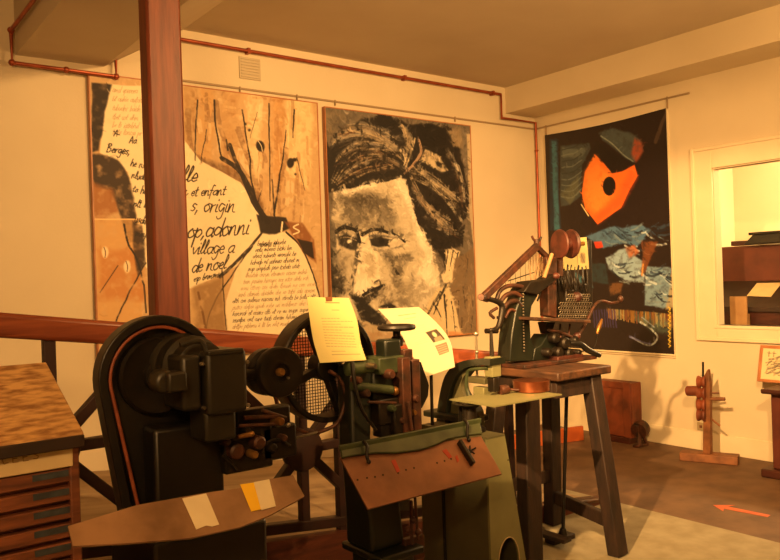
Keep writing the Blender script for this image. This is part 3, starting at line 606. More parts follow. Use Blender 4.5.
# ear, collar, coat
p.poly([L(520, 165), L(550, 160), L(580, 170), L(565, 240), L(545, 300), L(510, 300), L(498, 265), L(520, 250)], (222, 204, 168), .95, rough=5, soft=1.5)
for a, b in (((530, 170), (515, 260)), ((552, 165), (535, 250)), ((572, 175), (556, 240))): p.line([L(*a), L(*b)], DK, 3.5, 1.5, .9, rough=3)
p.poly([L(560, 200), L(640, 150), L(655, 300), L(665, 400), L(680, 520), L(590, 540), L(560, 400), L(540, 320)], (116, 96, 72), .95, rough=6, soft=2, mod=.3)
for i in range(16):
    x = rs.uniform(560, 660); y = rs.uniform(200, 460); p.line([L(x, y), L(x + rs.uniform(-8, 12), y + rs.uniform(50, 110))], rs.choice([(70, 58, 46), (150, 128, 96), (50, 40, 32)]), 3.5, 2, .7, rough=4, dry=.9)
p.poly([L(480, 330), L(530, 300), L(560, 400), L(590, 540), L(440, 540), L(430, 430)], (206, 186, 146), .95, rough=6, soft=2)
for a, b, w in (((520, 310), (470, 430), 6), ((500, 340), (440, 440), 8), ((515, 350), (525, 520), 5), ((545, 380), (560, 520), 3), ((480, 400), (500, 440), 5)): p.line([L(*a), L(*b)], DK, w, w * .4, .9, rough=5, dry=.3)
p.poly([L(530, 500), L(590, 505), L(595, 545), L(530, 545)], (200, 140, 90), .9, rough=4, soft=2)
p.poly([U(655, 130), U(672, 130), L(700, 540), L(672, 540), L(625, 60), U(668, 500)], (206, 186, 150), .8, rough=4, soft=1.5)
p.poly([L(0, 505), L(700, 505), L(700, 560), L(0, 560)], (170, 130, 92), .5, rough=4, soft=2, mod=.5)
p.smear(2400, (4, 12), (1.5, 4), 14, .6, 15, turn=.6)
canvas_box('painting', pb[0], pb[1], pz2[0], pz2[1], 'large black and white painted portrait of a man hanging on the back wall', p)
# ---------- banner on the right wall
xb_ = -.03
bn = thing('banner', (0, -.85, .8), 'tall dark banner with an orange shape and blue cloth hanging on the right wall', 'banner')
zt, zbm = 2.885, .785; ya, yb = -.155, -1.495
p = Paint(260, 400, (19, 15, 17), planar(lambda a, b: onX(a, b, xb_), 1, ya, yb, zbm, zt), 23)
def A(a, b): return 545 + a / 4.48, 105 + b / 4.48
def B(a, b): return 545 + a / 4.148, 225 + b / 4.148
NV = (30, 42, 58); DN = (78, 116, 152); LB = (146, 178, 200); TEAL = (56, 112, 134)
p.mix(np.clip(p.n4 * 4, 0, 1), (34, 22, 22), .7)
p.poly([A(20, 150), A(60, 150), A(62, 400), A(75, 560), A(22, 560)], NV, 1, soft=1); p.poly([A(30, 160), A(52, 160), A(66, 560), A(42, 560)], TEAL, .9, rough=3, soft=2, mod=.4)
p.poly([A(70, 180), A(200, 160), A(205, 190), A(165, 260), A(160, 400), A(110, 440), A(72, 455), A(66, 300)], (58, 70, 74), .95, rough=5, soft=1.5, mod=.2)
p.poly([A(75, 190), A(190, 185), A(170, 220), A(80, 235)], (96, 108, 104), .7, rough=6, soft=2, mod=.5); p.poly([A(72, 400), A(150, 310), A(155, 380), A(110, 440)], (92, 96, 76), .7, rough=6, soft=2, mod=.4)
for i in range(9): y = 200 + i * 26; p.line([A(75, y), A(120, y - 15 + i * 2), A(165, y - 40)], rs.choice([(110, 122, 118), (34, 42, 46)]), 2.2, al=.7, rough=4)
p.poly([A(240, 115), A(300, 95), A(380, 115), A(430, 150), A(440, 200), A(400, 250), A(360, 235), A(300, 180), A(260, 150)], (66, 80, 84), .95, rough=4, soft=2, mod=.2)
p.poly([A(400, 140), A(435, 160), A(440, 205), A(405, 250), A(385, 215)], (168, 70, 44), .8, rough=5, soft=3, mod=.3); p.line([A(250, 130), A(300, 165), A(350, 215), A(395, 248)], (128, 140, 134), 2.4, 1.6, .9)
p.line([A(545, 30), A(520, 90), A(495, 160)], (92, 76, 62), 5, 8, .55, rough=3)
# dark surround then the orange shape
OR = [A(222, 212), A(262, 250), A(300, 298), A(345, 290), A(400, 262), A(414, 312), A(380, 370), A(340, 455), A(235, 528), A(180, 460), A(165, 390), A(180, 290)]
p.poly([A(215, 195), A(230, 150), A(360, 235), A(400, 260), A(300, 295)], (24, 18, 18), .9, rough=4, soft=2)
p.poly(OR, (232, 108, 40), 1, rough=1, soft=.8)
p.poly([A(222, 222), A(290, 300), A(300, 400), A(235, 480), A(175, 440), A(178, 300)], (238, 142, 62), .8, rough=8, soft=7, mod=.4); p.poly([A(380, 275), A(410, 310), A(345, 445), A(240, 520), A(220, 490), A(330, 400)], (236, 88, 40), .8, rough=6, soft=6)
p.poly([(x, y) for x, y in [(A(288 + 29 * math.cos(t), 356 + 43 * math.sin(t))) for t in np.linspace(0, 6.28, 20)[:-1]]], (14, 10, 10), 1, soft=.8)
p.line([A(163, 440), A(195, 490)], (220, 200, 140), 2.4)
# denim pieces, lower half
for q, c, md in (([B(170, 40), B(260, 5), B(400, 0), B(440, 20), B(380, 90), B(330, 70), B(240, 90), B(200, 70)], DN, .3), ([B(250, 130), B(330, 90), B(410, 150), B(410, 235), B(330, 225), B(260, 180)], LB, .35), ([B(420, 165), B(520, 175), B(525, 330), B(490, 340), B(410, 330), B(415, 230)], (120, 154, 178), .3),
                ([B(120, 190), B(190, 230), B(200, 260), B(130, 230)], TEAL, .3), ([B(180, 150), B(250, 160), B(260, 240), B(190, 230)], (36, 56, 64), .3), ([B(520, 200), B(528, 200), B(528, 340), B(500, 345)], (160, 150, 120), .4)):
    p.poly(q, c, .95, rough=7, soft=1.5, mod=md)
for i in range(150):
    x = rs.uniform(180, 520); y = rs.uniform(0, 330); 
    if (x > 240 and y < 90) or (250 < x < 410 and 90 < y < 235) or (x > 415 and y > 170):
        a_ = rs.uniform(-.6, .9); l_ = rs.uniform(20, 60); p.line([B(x, y), B(x + l_ * .5, y + l_ * a_ * .5 + 5), B(x + l_, y + l_ * a_)], rs.choice([(196, 214, 224), (24, 34, 50), (46, 72, 100), (120, 140, 150), (20, 22, 30)]), rs.uniform(1.2, 4), al=.75, rough=4, dry=.6)
p.poly([B(0, 60), B(60, 100), B(70, 180), B(60, 300), B(0, 300)], (60, 34, 30), .6, rough=8, soft=3, mod=.5); p.poly([B(400, 60), B(470, 70), B(450, 110), B(430, 150), B(410, 200), B(395, 190), B(405, 120)], (120, 70, 40), .85, rough=7, soft=1.5, mod=.5)
p.line([B(405, 160), B(400, 205)], (200, 140, 70), 3); p.poly([B(330, 90), B(370, 80), B(390, 110), B(345, 130)], (176, 100, 60), .8, rough=6, soft=2, mod=.4); p.poly([B(200, 65), B(235, 62), B(240, 85), B(210, 92)], (210, 60, 34), .9, rough=4)
p.poly([B(265, 240), B(325, 235), B(315, 280), B(270, 290)], (120, 84, 52), .8, rough=8, soft=2, mod=.8)
for i in range(44):
    x = 262 + i * 6.1; p.line([B(x, 345 + i * .55), B(x + 2, 372 + i * 1.1 + rs.uniform(0, 12))], rs.choice([(190, 176, 120), (140, 90, 60), (96, 120, 110), (176, 130, 60)]), 2.2, al=.8, rough=2)
p.poly([B(380, 380), B(525, 400), B(520, 450), B(430, 440)], (84, 110, 100), .6, rough=7, soft=4, mod=.7)
for i in range(9): x = 200 + i * 11; p.line([B(x, 350), B(x + 6, 420)], (70, 64, 130), 2.4, al=.7, rough=3)
p.line([B(395, 400), B(440, 430), B(465, 465), B(430, 495), B(360, 465)], (190, 208, 214), 4, 2, .9, rough=3, dry=.4); p.line([B(350, 460), B(400, 480), B(440, 490)], (120, 130, 190), 4, 2, .8, rough=3, dry=.3); p.line([B(400, 380), B(450, 420)], (130, 150, 170), 2)
p.smear(1200, (4, 10), (1.2, 3), 8, .5, 16)
# signature running up the right edge
sx = 0
for i in range(30): y = 505 - i * 5.6; p.line([B(513 + (i % 2) * 4, y), B(509 + ((i + 1) % 3) * 5, y - 3), B(517 - (i % 3) * 3, y - 5)], (222, 190, 60), 1.2)
bel = lambda u, v: np.concatenate([-.004 * np.sin(u * 3.1) * np.sin(v * 6) - .001 + 0 * u * v, 0 * u * v, (-.02 * np.sin(u * math.pi) * (1 - v)) + 0 * u * v], 2)
p.grid('printed_sheet', M['print'], bn, V((xb_, ya, zt)), V((0, yb - ya, 0)), V((0, 0, zbm - zt)), bel)
MB().box((-.018, ya, zt - .01), (-.0005, yb, zbm - .03)).build('backing', M['trimc'], bn)
MB().tube([V((-.028, ya + .01, zbm - .006)), V((-.028, yb - .01, zbm - .006))], .009).build('bottom_rod', M['trimc'], bn)
# ------------------------------------------------------------------ composing cabinet at the left edge
fr = W(84, 432, 2.0); bkp = onX(48, 362, fr.x)
cabx0 = fr.x - .95; fy = fr.y; zf = fr.z; zbk = bkp.z; by = bkp.y + .02
cab = thing('type_cabinet', (fr.x - .45, fy + .2, 0), 'worn wooden type cabinet with sloping scratched top and thin drawers at the left edge', 'cabinet')
ff = fy + .035; xe = onY(80, 480, ff).x; xi = onY(73.5, 480, ff).x
sd = .025
m = MB()
for x in (cabx0 + .02, xe - .025): m.prism([(x, ff, 0), (x, by, 0), (x, by, zbk - .035), (x, ff, zf - .035)], V((sd, 0, 0)))
m.box((cabx0 + .02, by - .02, 0), (xe, by, zbk - .04)); m.box((cabx0 + .03, ff + .02, .0), (xe - .005, by, .08))
m.box((cabx0 + .04, ff + .03, .08), (xe - .01, by - .03, zf - .1))
m.build('carcass', M['case'], cab, bevel=.004)
m = MB().prism([(cabx0, fy, zf - .038), (cabx0, fy, zf), (cabx0, by, zbk + .0), (cabx0, by, zbk - .035)], V((fr.x - cabx0, 0, 0)))
m.build('sloping_top', M['caset'], cab, bevel=.005)
MB().box((cabx0, fy - .006, zf - .038), (fr.x, fy + .004, zf - .006)).build('top_edging', M['cased'], cab, bevel=.003)
lb0, lb1 = onY(0, 458, ff), onY(73, 462, ff)
zl0 = onY(72, 446, ff).z; zl1 = onY(72, 466, ff).z
hd = MB().box((cabx0 + .06, ff - .004, zl1), (xi, ff + .02, zl0)).build('label_board', M['labelp'], cab, bevel=.003)
# faint lettering CEES on the board
lt = MB(); lx = onY(2, 464, ff).x; lz = onY(10, 466, ff).z; LW = .016; LH = .024
def seg(m, pts, y, w=.002):
    for a_, b_ in zip(pts, pts[1:]): m.beam(V((a_[0], y, a_[1])), V((b_[0], y, b_[1])), .0015, w, up=Z)
for i, ch in enumerate('CEES'):
    x = lx + i * .024; z0 = lz - .004; hh = .02
    g = {'C': [(.014, .018), (.004, .02), (0, .01), (.004, 0), (.014, .002)], 'E': [(.013, .02), (0, .02), (0, .01), (.01, .01), (0, .01), (0, 0), (.013, 0)], 'S': [(.013, .018), (.004, .02), (0, .015), (.012, .007), (.01, .001), (0, .002)]}[ch]
    seg(lt, [(x + a_, z0 + b_ + .012) for a_, b_ in g], ff - .005)
lt.build('lettering', M['string'], hd)
zz = zl1 - .004; n = 0
while zz > .12:
    pitch = .0485
    d_ = MB().box((cabx0 + .06, ff + .002, zz - pitch + .012), (xi, ff + .03, zz)).build('drawer', M['case'], cab, bevel=.003)
    MB().box((xi - .10, ff - .001, zz - .020), (xi - .012, ff + .003, zz - .004)).build('drawer_label', M['bluelab'], d_)
    MB().tube([V((fr.x - .40, ff + .004, zz - .02)), V((fr.x - .40, ff - .016, zz - .024)), V((fr.x - .34, ff - .016, zz - .024)), V((fr.x - .34, ff + .004, zz - .02))], .003, 6).build('drawer_pull', M['blackm'], d_)
    zz -= pitch; n += 1
# ------------------------------------------------------------------ black belt-driven machine
y1 = -2.92
def q1(px, py, y=y1): return onY(px, py, y)
mA = thing('stitching_machine', (q1(160, 500).x, -2.85, 0), 'black belt-driven machine with tall round-topped belt guard beside the type cabinet', 'machine')
C = q1(161, 376); Rg = (q1(217.5, 376) - C).length
def guard(r, x0b, x1b, zbot, n=26):
    pts = [C + V((r * math.cos(t), 0, r * math.sin(t))) for t in np.linspace(-.12, math.pi + .12, n)]
    return pts + [V((x0b, y1, zbot)), V((x1b, y1, zbot))]
gb = q1(133, 545); gr = q1(216, 545)
fo = (gb.x - (C.x - Rg)) / (gb.z - C.z)
o_ = guard(Rg, gb.x + .035, gr.x + .0, .46); i_ = guard(Rg - .028, gb.x + .055, gr.x - .02, .50)
MB().ringprism(o_, i_, V((0, .065, 0))).build('guard_rim', M['black'], mA, bevel=.004)
MB().prism([p_ + V((0, .05, 0)) for p_ in guard(Rg - .01, gb.x + .04, gr.x - .01, .47)], V((0, .015, 0))).build('guard_back', M['black'], mA)
MB().lathe(C + V((-.0, .055, 0)), -Y, [(.02, 0), (.112, 0), (.12, .01), (.12, .035), (.112, .045), (.10, .04), (.05, .036), (.045, .05), (.02, .052)], 40).build('belt_wheel', M['blackm'], mA)
rb_ = Rg - .036; yb_ = V((0, .055, 0))
bt = [C + V((rb_ * math.cos(t), .012, rb_ * math.sin(t))) for t in np.linspace(.1, math.pi + .12, 24)] + [V((gb.x + .085, y1 + .012, .52))]
MB().tube(bt, .0055, 8).build('drive_belt', M['beltred'], mA)
# main body and foot
MB().box((q1(150, 500).x, y1 - .05, .5), (q1(219, 500).x, y1 + .05, q1(200, 420).z)).build('frame_column', M['black'], mA, bevel=.012)
MB().box((q1(127, 545).x, y1 - .22, .40), (q1(236, 545).x, y1 + .16, q1(200, 500).z - .03)).build('lower_casing', M['black'], mA, bevel=.012)
MB().box((q1(118, 545).x, y1 - .26, 0), (q1(246, 545).x, y1 + .22, .06)).box((q1(135, 545).x, y1 - .18, .06), (q1(230, 545).x, y1 + .14, .40)).build('base', M['black'], mA, bevel=.01)
# motor and gear housing
yM = y1 - .03
mc = q1(172, 366)
MB().lathe(mc + V((.035, .045, 0)), -Y, [(.05, 0), (.098, 0), (.102, .02), (.098, .04), (.09, .05), (.09, .09), (.094, .10), (.094, .12), (.08, .135), (.078, .19), (.05, .20)], 40).build('motor_drum', M['olivek'], mA)
yG = -3.13
def qg(px, py): return onY(px, py, yG)
a_, b_ = qg(206, 352), qg(249, 411)
MB().box((a_.x, yG, a_.z), (b_.x, yG + .18, b_.z)).build('gear_housing', M['olivek'], mA, bevel=.014, seg=3)
gh = mA.children[-1] if False else [o for o in mA.children if o.name.startswith('gear_housing')][0]
MB().box((a_.x + .004, yG - .006, a_.z + .003), (b_.x - .012, yG + .02, a_.z - .012)).build('housing_rim', M['olivek'], gh, bevel=.004)
for x, y in ((202, 364), (247, 362), (248, 405), (204, 408)):
    c = qg(x, y); MB().lathe(c + V((0, .008, 0)), -Y, [(.006, 0), (.0065, .012), (.004, .016)], 6).build('bolt', M['steel'], gh)
a2, b2 = qg(184, 357), qg(205, 411)
MB().box((a2.x, yG + .02, a2.z), (b2.x + .004, yG + .17, b2.z)).build('side_housing', M['olivek'], mA, bevel=.012)
a3, b3 = qg(209, 408), qg(242, 440)
MB().box((a3.x, yG + .03, a3.z), (b3.x, yG + .15, b3.z - .0)).build('arm_block', M['olivek'], mA, bevel=.01)
c = qg(166, 382)
MB().lathe(c + V((0, .06, 0)), -Y, [(.03, 0), (.034, .01), (.034, .05), (.026, .065)], 20).box((c.x - .004, yG - .03, c.z - .028), (c.x + .05, yG + .06, c.z + .026)).build('clamp_knob', M['olivek'], mA, bevel=.006)
MB().tube([qg(180, 345), qg(200, 341), qg(206, 352)], .008, 8, 6).build('cable_pipe', M['olivek'], mA)
# round disc on the shaft
yD = -3.06
dc = onY(283, 372.5, yD)
MB().cyl(dc + V((-.12, .05, 0)), dc + V((0, .05, 0)), .018).build('shaft', M['blackm'], mA)
rD = (onY(283, 347, yD) - dc).length
dd = MB().lathe(dc + V((0, .045, 0)), -Y, [(.01, 0), (rD * .97, 0), (rD, .006), (rD, .032), (rD * .95, .04), (rD * .72, .044), (rD * .5, .037), (rD * .36, .037), (rD * .34, .02), (.006, .02)], 40).build('disc', M['blackm'], mA)
MB().lathe(dc + V((0, .03, 0)), -Y, [(.013, 0), (.013, .022), (.009, .028)], 16).build('shaft_end', M['brass'], dd)
MB().lathe(onY(289, 378, yD) + V((0, .01, 0)), -Y, [(.004, 0), (.004, .01)], 8).build('screw', M['steel'], dd)
dc2 = onY(269, 372, yD + .06)
MB().lathe(dc2 + V((0, .04, 0)), -Y, [(.01, 0), (rD * .9, 0), (rD * .94, .01), (rD * .94, .04), (rD * .6, .05)], 36).build('rear_disc', M['blackm'], mA)
# stitching head below the shaft
yH = -3.02
def qh(px, py, dy=0): return onY(px, py, yH + dy)
m = MB().box(qh(224, 430, .02), qh(262, 462, .10)).box(qh(236, 412, .03), qh(284, 430, .08)).box(qh(262, 428, .02), qh(287, 452, .09))
m.build('head_casting', M['blackm'], mA, bevel=.008)
hc = [o for o in mA.children if o.name.startswith('head_casting')][0]
for px, py, r, mm, L_ in ((278, 421, .0135, 'brass', .05), (257, 442, .021, 'rustd', .05), (236, 451, .024, 'rustd', .04), (252, 454, .0125, 'brass', .05), (270, 447, .015, 'blackm', .05), (226, 442, .012, 'rustd', .04), (283, 438, .012, 'rustd', .04), (246, 430, .012, 'blackm', .04)):
    c = qh(px, py); MB().lathe(c + V((0, .03, 0)), -Y, [(r, 0), (r, L_), (r * .7, L_ + .006), (r * .35, L_ + .006)], 20).build('roller', M[mm], hc)
MB().tube([qh(244, 418), qh(278, 416)], .007).tube([qh(238, 426), qh(276, 424)], .006).tube([qh(262, 410), qh(286, 418)], .006).build('guide_rod', M['rustd'], hc)
MB().tube([qh(238, 437, -.02), qh(251, 434, -.02)], [.006, .009]).ball(qh(251.5, 434, -.02), .010).build('lever', M['brass'], hc)
MB().ball(qh(288, 425, 0), .008).build('steel_ball', M['steel'], hc)
MB().tube([qh(262, 452), qh(268, 442), qh(280, 440), qh(290, 446)], .005, 8, 5).build('linkage', M['blackm'], hc)
MB().tube([qh(222, 455), qh(230, 462), qh(236, 470)], .006, 8, 5).build('linkage', M['blackm'], hc)
# sloping feed plate with taped slips
p0 = W(190, 512, 1.97); nn = V((-.02, -.62, .78)).normalized()
def pf(px, py, up=0.): return onP(px, py, p0, nn) + nn * up
outl = [(68, 526), (73, 546), (130, 543), (190, 538), (240, 527), (270, 515), (296, 501), (304.5, 496), (293, 475), (265, 480), (240, 488), (211, 492), (182, 497), (137, 505)]
fp = MB().prism([pf(*q) for q in outl], -nn * .006).build('feed_plate', M['plate'], mA, smooth_=False)
MB().prism([pf(x, y, .0015) for x, y in ((182, 499), (206, 494), (219, 525), (212, 527), (206, 526), (196, 530))], nn * .001).build('tape_strip', M['tapew'], fp, smooth_=False)
MB().prism([pf(x, y, .0015) for x, y in ((240, 485), (254, 483), (265, 509), (251, 512))], nn * .001).build('tape_strip', M['tapey'], fp, smooth_=False)
MB().prism([pf(x, y, .0027) for x, y in ((253.5, 483), (269, 480), (275.5, 507), (261, 511))], nn * .001).build('tape_strip', M['tapew'], fp, smooth_=False)
MB().beam(pf(170, 518, -.02), V((q1(170, 518).x, y1 - .18, .80)), .04, .02).beam(pf(215, 515, -.02), V((q1(205, 515).x, y1 - .18, .80)), .04, .02).build('plate_bracket', M['black'], mA)
# ------------------------------------------------------------------ green machine with the meshed flywheel
y2 = -2.62
def q2(px, py, dy=0.): return onY(px, py, y2 + dy)
mB = thing('punching_machine', (q2(370, 500).x, -2.7, 0), 'dark green pedestal machine with meshed flywheel, hand wheel and tilted brown table', 'machine')
Cw = q2(324, 366); Rw = (q2(324, 311) - Cw).length
fw = MB().lathe(Cw + V((0, .05, 0)), -Y, [(Rw - .022, 0), (Rw - .004, 0), (Rw, .006), (Rw, .095), (Rw - .006, .1), (Rw - .022, .1), (Rw - .024, .06), (Rw - .024, .04), (Rw - .022, 0)], 56, caps=False).build('flywheel', M['blackm'], mB)
m = MB().lathe(Cw + V((0, .04, 0)), -Y, [(.03, 0), (.055, 0), (.055, .08), (.03, .085)], 24)
for k in range(4):
    an = math.radians(290 + 90 * k); d = V((math.cos(an), 0, math.sin(an))); m.beam(Cw + d * .04, Cw + d * (Rw - .015), .03, .042, up=Y)
m.build('spokes', M['black'], fw, bevel=.004)
m = MB(); st = .0125; k = -int(Rw / st)
for k in range(-int(Rw / st), int(Rw / st) + 1):
    t = k * st; h_ = math.sqrt(max(0, (Rw - .02) ** 2 - t * t))
    if h_ < .02: continue
    for A_, B_ in ((V((t, .052, -h_)), V((t, .052, h_))), (V((-h_, .054, t)), V((h_, .054, t)))): m.tube([Cw + A_, Cw + B_], .0016, 5)
m.build('wire_mesh', M['dark'], fw)
hp = [(276, 399), (281, 415), (294, 427), (310, 433), (325, 430), (338, 422), (345, 402), (344, 388), (338, 377), (329, 371)]
MB().tube([q2(x, y, -.10) for x, y in hp], .0075, 10, 5).build('guard_hoop', M['rustd'], mB)
MB().tube([q2(x, y, -.10) for x, y in ((276, 399), (272, 385), (274, 372))], .0075, 10, 4).build('guard_stay', M['rustd'], mB)
MB().tube([q2(318, 432, -.1), q2(303, 436, -.12), q2(288, 440, -.16)], [.006, .004], 8, 4).build('guard_stay', M['steel'], mB)
# pedestal
yP = -.02
def ring(px0, px1, py, y0, y1_): a = q2(px0, py); b = q2(px1, py); return [V((a.x, y0, a.z)), V((b.x, y0, a.z)), V((b.x, y1_, a.z)), V((a.x, y1_, a.z))]
def loft(rings):
    m = MB(); n = len(rings[0]); P = [p for r in rings for p in r]; F = [tuple(range(n))[::-1], tuple((len(rings) - 1) * n + k for k in range(n))]
    for i in range(len(rings) - 1):
        for k in range(n): F.append((i * n + k, i * n + (k + 1) % n, (i + 1) * n + (k + 1) % n, (i + 1) * n + k))
    return m.add(P, F)
def ring2(pb_, pf_, pr_, py, y0): a = onY(pf_, py, y0); b = onY(pr_, py, y0); yb2 = onX(pb_, py, a.x).y; return [V((a.x, y0, a.z)), V((b.x, y0, a.z)), V((b.x, yb2, a.z)), V((a.x, yb2, a.z))]
rg = [ring2(336, 350, 374, 366, -2.76), ring2(337, 351, 372, 400, -2.77), ring2(338, 352, 372, 450, -2.79), ring2(342, 362, 398, 478, -2.82), ring2(345, 370, 402, 520, -2.83), ring2(346, 372, 405, 545, -2.84)]
rg.append([V((p_.x, p_.y, onY(381, 559, -2.9).z)) for p_ in rg[-1]])
loft(rg).build('pedestal', M['green'], mB, bevel=.015, seg=3)
a = onY(381, 559, -2.9); b = onY(425, 553, -2.9); ybk = onX(341, 539, a.x).y
MB().box((a.x, -2.9, a.z - .03), (b.x, ybk, a.z + .0)).box((a.x + .03, -2.87, .0), (b.x - .03, ybk - .03, a.z - .03)).box((a.x - .02, -2.92, 0), (b.x + .02, ybk + .02, .05)).build('base', M['green'], mB, bevel=.008)
# head casting
def bx(m, px0, py0, px1, py1, y0, y1_): a = onY(px0, py0, y0); b = onY(px1, py1, y0); return m.box((a.x, y0, a.z), (b.x, y1_, b.z))
yh = -2.80
MB().lathe(onY(346, 369, yh + .05), X, [(.02, 0), (.028, .005), (.028, .13), (.02, .135)], 24).build('upper_cylinder', M['green2'], mB)
MB().cyl(onY(352, 386, yh), onY(392, 390, yh), .0175).build('plunger', M['green2'], mB)
pl_ = [o for o in mB.children if o.name.startswith('plunger')][0]
MB().ball(onY(395, 391, yh), .019, X, .8).build('plunger_knob', M['brass'], pl_)
bx(MB(), 379, 358, 405, 372, yh, yh + .12).build('head_block', M['green2'], mB, bevel=.006)
m = MB(); bx(m, 385, 340, 402, 359, yh + .02, yh + .09); bx(m, 373, 372, 405, 400, yh + .03, yh + .14); bx(m, 366, 362, 384, 388, yh + .05, yh + .16); m.build('head_casting', M['green'], mB, bevel=.01)
bx(MB(), 402, 358, 413, 436, yh - .03, yh + .08).build('slide_plate', M['rustd'], mB, bevel=.004)
bx(MB(), 412, 360, 422.5, 434, yh - .015, yh + .08).build('slide_plate', M['rustd'], mB, bevel=.004)
bx(MB(), 404, 350, 413, 359, yh, yh + .05).build('cap_block', M['rustd'], mB, bevel=.003)
m = MB(); bx(m, 379, 400, 402, 422, yh, yh + .09); bx(m, 381, 420, 394, 436, yh + .01, yh + .07); bx(m, 394, 405, 405, 434, yh - .02, yh + .05); m.build('die_holder', M['blackm'], mB, bevel=.006)
for (x, y, r, mm) in ((388, 374, .02, 'rustd'), (364, 393, .016, 'rustd'), (390, 408, .014, 'green2'), (411, 412, .012, 'brass'), (413, 398, .016, 'rustd'), (399, 420, .013, 'rustd'), (356, 380, .014, 'rustd'), (371, 366, .013, 'steel')):
    MB().lathe(onY(x, y, yh - .0), -Y, [(r, -.02), (r, .02), (r * .7, .03), (r * .3, .03)], 18).build('knob', M[mm], mB)
MB().tube([onY(368, 402, yh), onY(396, 403, yh)], .006).tube([onY(408, 402, yh - .04), onY(412, 430, yh - .04)], .007).build('tie_rod', M['rustd'], mB)
MB().tube([onY(352, 362, yh), onY(355, 385, yh - .02), onY(362, 410, yh - .03), onY(376, 430, yh - .02)], [.009, .008, .006], 8, 5).build('lever', M['blackm'], mB)
MB().ball(onY(409.5, 436, yh - .03), .006).build('steel_pin', M['steel'], mB)
hw = onY(396.5, 327.5, yh + .05)
wh = MB().lathe(hw, Z, [(.01, -.006), (.062, -.012), (.075, -.009), (.079, 0), (.075, .009), (.062, .012), (.045, .005), (.01, .006)], 40).build('hand_wheel', M['blackm'], mB)
MB().cyl(hw - V((0, 0, .07)), hw, .016).lathe(hw - V((0, 0, .075)), Z, [(.024, 0), (.026, .03), (.018, .04)], 20).build('hand_wheel_stem', M['blackm'], wh)
# rear cheek
ck = [(421, 362), (429, 385), (428, 396), (422, 408), (412, 408), (412, 362)]
MB().prism([onY(x, y, yh + .10) for x, y in ck], V((0, .04, 0))).build('rear_cheek', M['black'], mB)
# tilted table
p0 = W(420, 470, 2.72); nt_ = V((-.10, -.70, .70)).normalized()
def pt_(px, py, up=0.): return onP(px, py, p0, nt_) + nt_ * up
tb = MB().prism([pt_(*q) for q in ((340, 457), (368, 509), (502, 474), (481, 436))], -nt_ * .008).build('tilted_table', M['rust'], mB, bevel=.001)
for x, y in ((357.5, 480), (367, 478), (375, 477), (383, 475), (398, 473), (406, 470), (414, 468), (437, 463), (444.5, 461), (451, 459)):
    MB().lathe(pt_(x, y, .0004), nt_, [(.0035, 0), (.0035, .0008)], 10).build('hole', M['dark'], tb)
for q in (((391, 461), (395, 459.5), (400, 471), (397, 473)), ((442, 451), (446, 449), (452, 457), (449, 459)), ((455, 457), (457, 455), (459, 461), (457, 463))):
    MB().prism([pt_(x, y, .0012) for x, y in q], nt_ * .0008).build('chalk_mark', M['redmark'], tb)
gd = [(339, 450), (408, 437), (478, 423), (481, 436), (470, 437), (447, 441), (432, 448), (419, 452), (395, 455), (374, 455), (350, 458), (341, 460)]
gbar = MB().prism([pt_(x, y, .004) for x, y in gd], nt_ * .012).build('green_fence', M['green2'], mB, bevel=.003)
MB().beam(pt_(338, 451, .016), pt_(479, 423, .016), .014, .02).build('fence_rib', M['green2'], gbar, bevel=.003)
for x, y in ((364, 455), (464, 433)):
    MB().tube([pt_(x - 3, y - 9, .03), pt_(x, y - 3, .035), pt_(x + 1, y + 4, .02), pt_(x + 4, y + 8, .008)], .006, 8, 4).ball(pt_(x + 4, y + 8, .008), .008).build('clamp_hook', M['blackm'], gbar)
MB().beam(pt_(458, 443, .01), pt_(472, 466, .01), .014, .03, up=nt_).build('stop_bar', M['blackm'], tb, bevel=.003)
m = MB()
for a_, b_ in (((464, 455), (475, 449)), ((466, 450), (474, 455)), ((469, 447), (470, 458))): m.tube([pt_(*a_, .008), pt_(*b_, .008)], .003, 6)
m.build('star_knob', M['dark'], tb)
MB().beam(pt_(400, 470, -.03), V((q2(385, 500).x, -2.75, q2(385, 500).z)), .05, .03).beam(pt_(360, 462, -.02), V((q2(360, 470).x, -2.7, q2(360, 470).z)), .05, .03).build('table_bracket', M['green'], mB)
# foot rod group seen below the table
m = MB(); m.tube([W(415, 497, 2.95), W(418, 540, 2.95)], .006).tube([W(411, 500, 2.95), W(412, 545, 2.95)], .007)
for k, (x, y) in enumerate(((408, 530), (413, 520), (418, 532))): m.ball(W(x, y, 2.95), .014)
m.box(W(405, 540, 2.95), W(421, 556, 3.03)); m.build('foot_linkage', M['rustd'], mB, bevel=.003)
# ------------------------------------------------------------------ instruction sheets
def page(w, h, base, seed, body=True):
    pg = Paint(w, h, base, lambda u, v: (u, v), seed); pg.mix(np.clip(pg.n4 * 3, 0, 1), tuple(c * .95 for c in base), .5); return pg
def ruled(pg, name, m, parent, Lp, Rp, k=8):
    Ls = smooth([V(q) for q in Lp], k); Rs = smooth([V(q) for q in Rp], k); h, w = pg.h, pg.w
    def rs_(S): A_ = np.array([tuple(q) for q in S]); t = np.linspace(0, 1, len(A_)); return np.stack([np.interp(np.linspace(0, 1, h), t, A_[:, i]) for i in range(3)], 1)
    a = rs_(Ls)[:, None, :]; b = rs_(Rs)[:, None, :]
    org = root_origin(parent)
    fn = lambda u, v: a * (1 - u) + b * u
    o = pg.grid(name, m, parent, V((0, 0, 0)) , (0, 0, 0), (0, 0, 0), lambda u, v: fn(u, v)); 
    sm = o.modifiers.new('Solid', 'SOLIDIFY'); sm.thickness = .001; return o
INK = (120, 112, 84)
pg = page(120, 150, (214, 202, 134), 31)
pg.line([(.4, .10), (.72, .10)], (70, 62, 44), 1.6); pg.line([(.5, .20), (.66, .20)], INK, 1.3)
rl = random.Random(4)
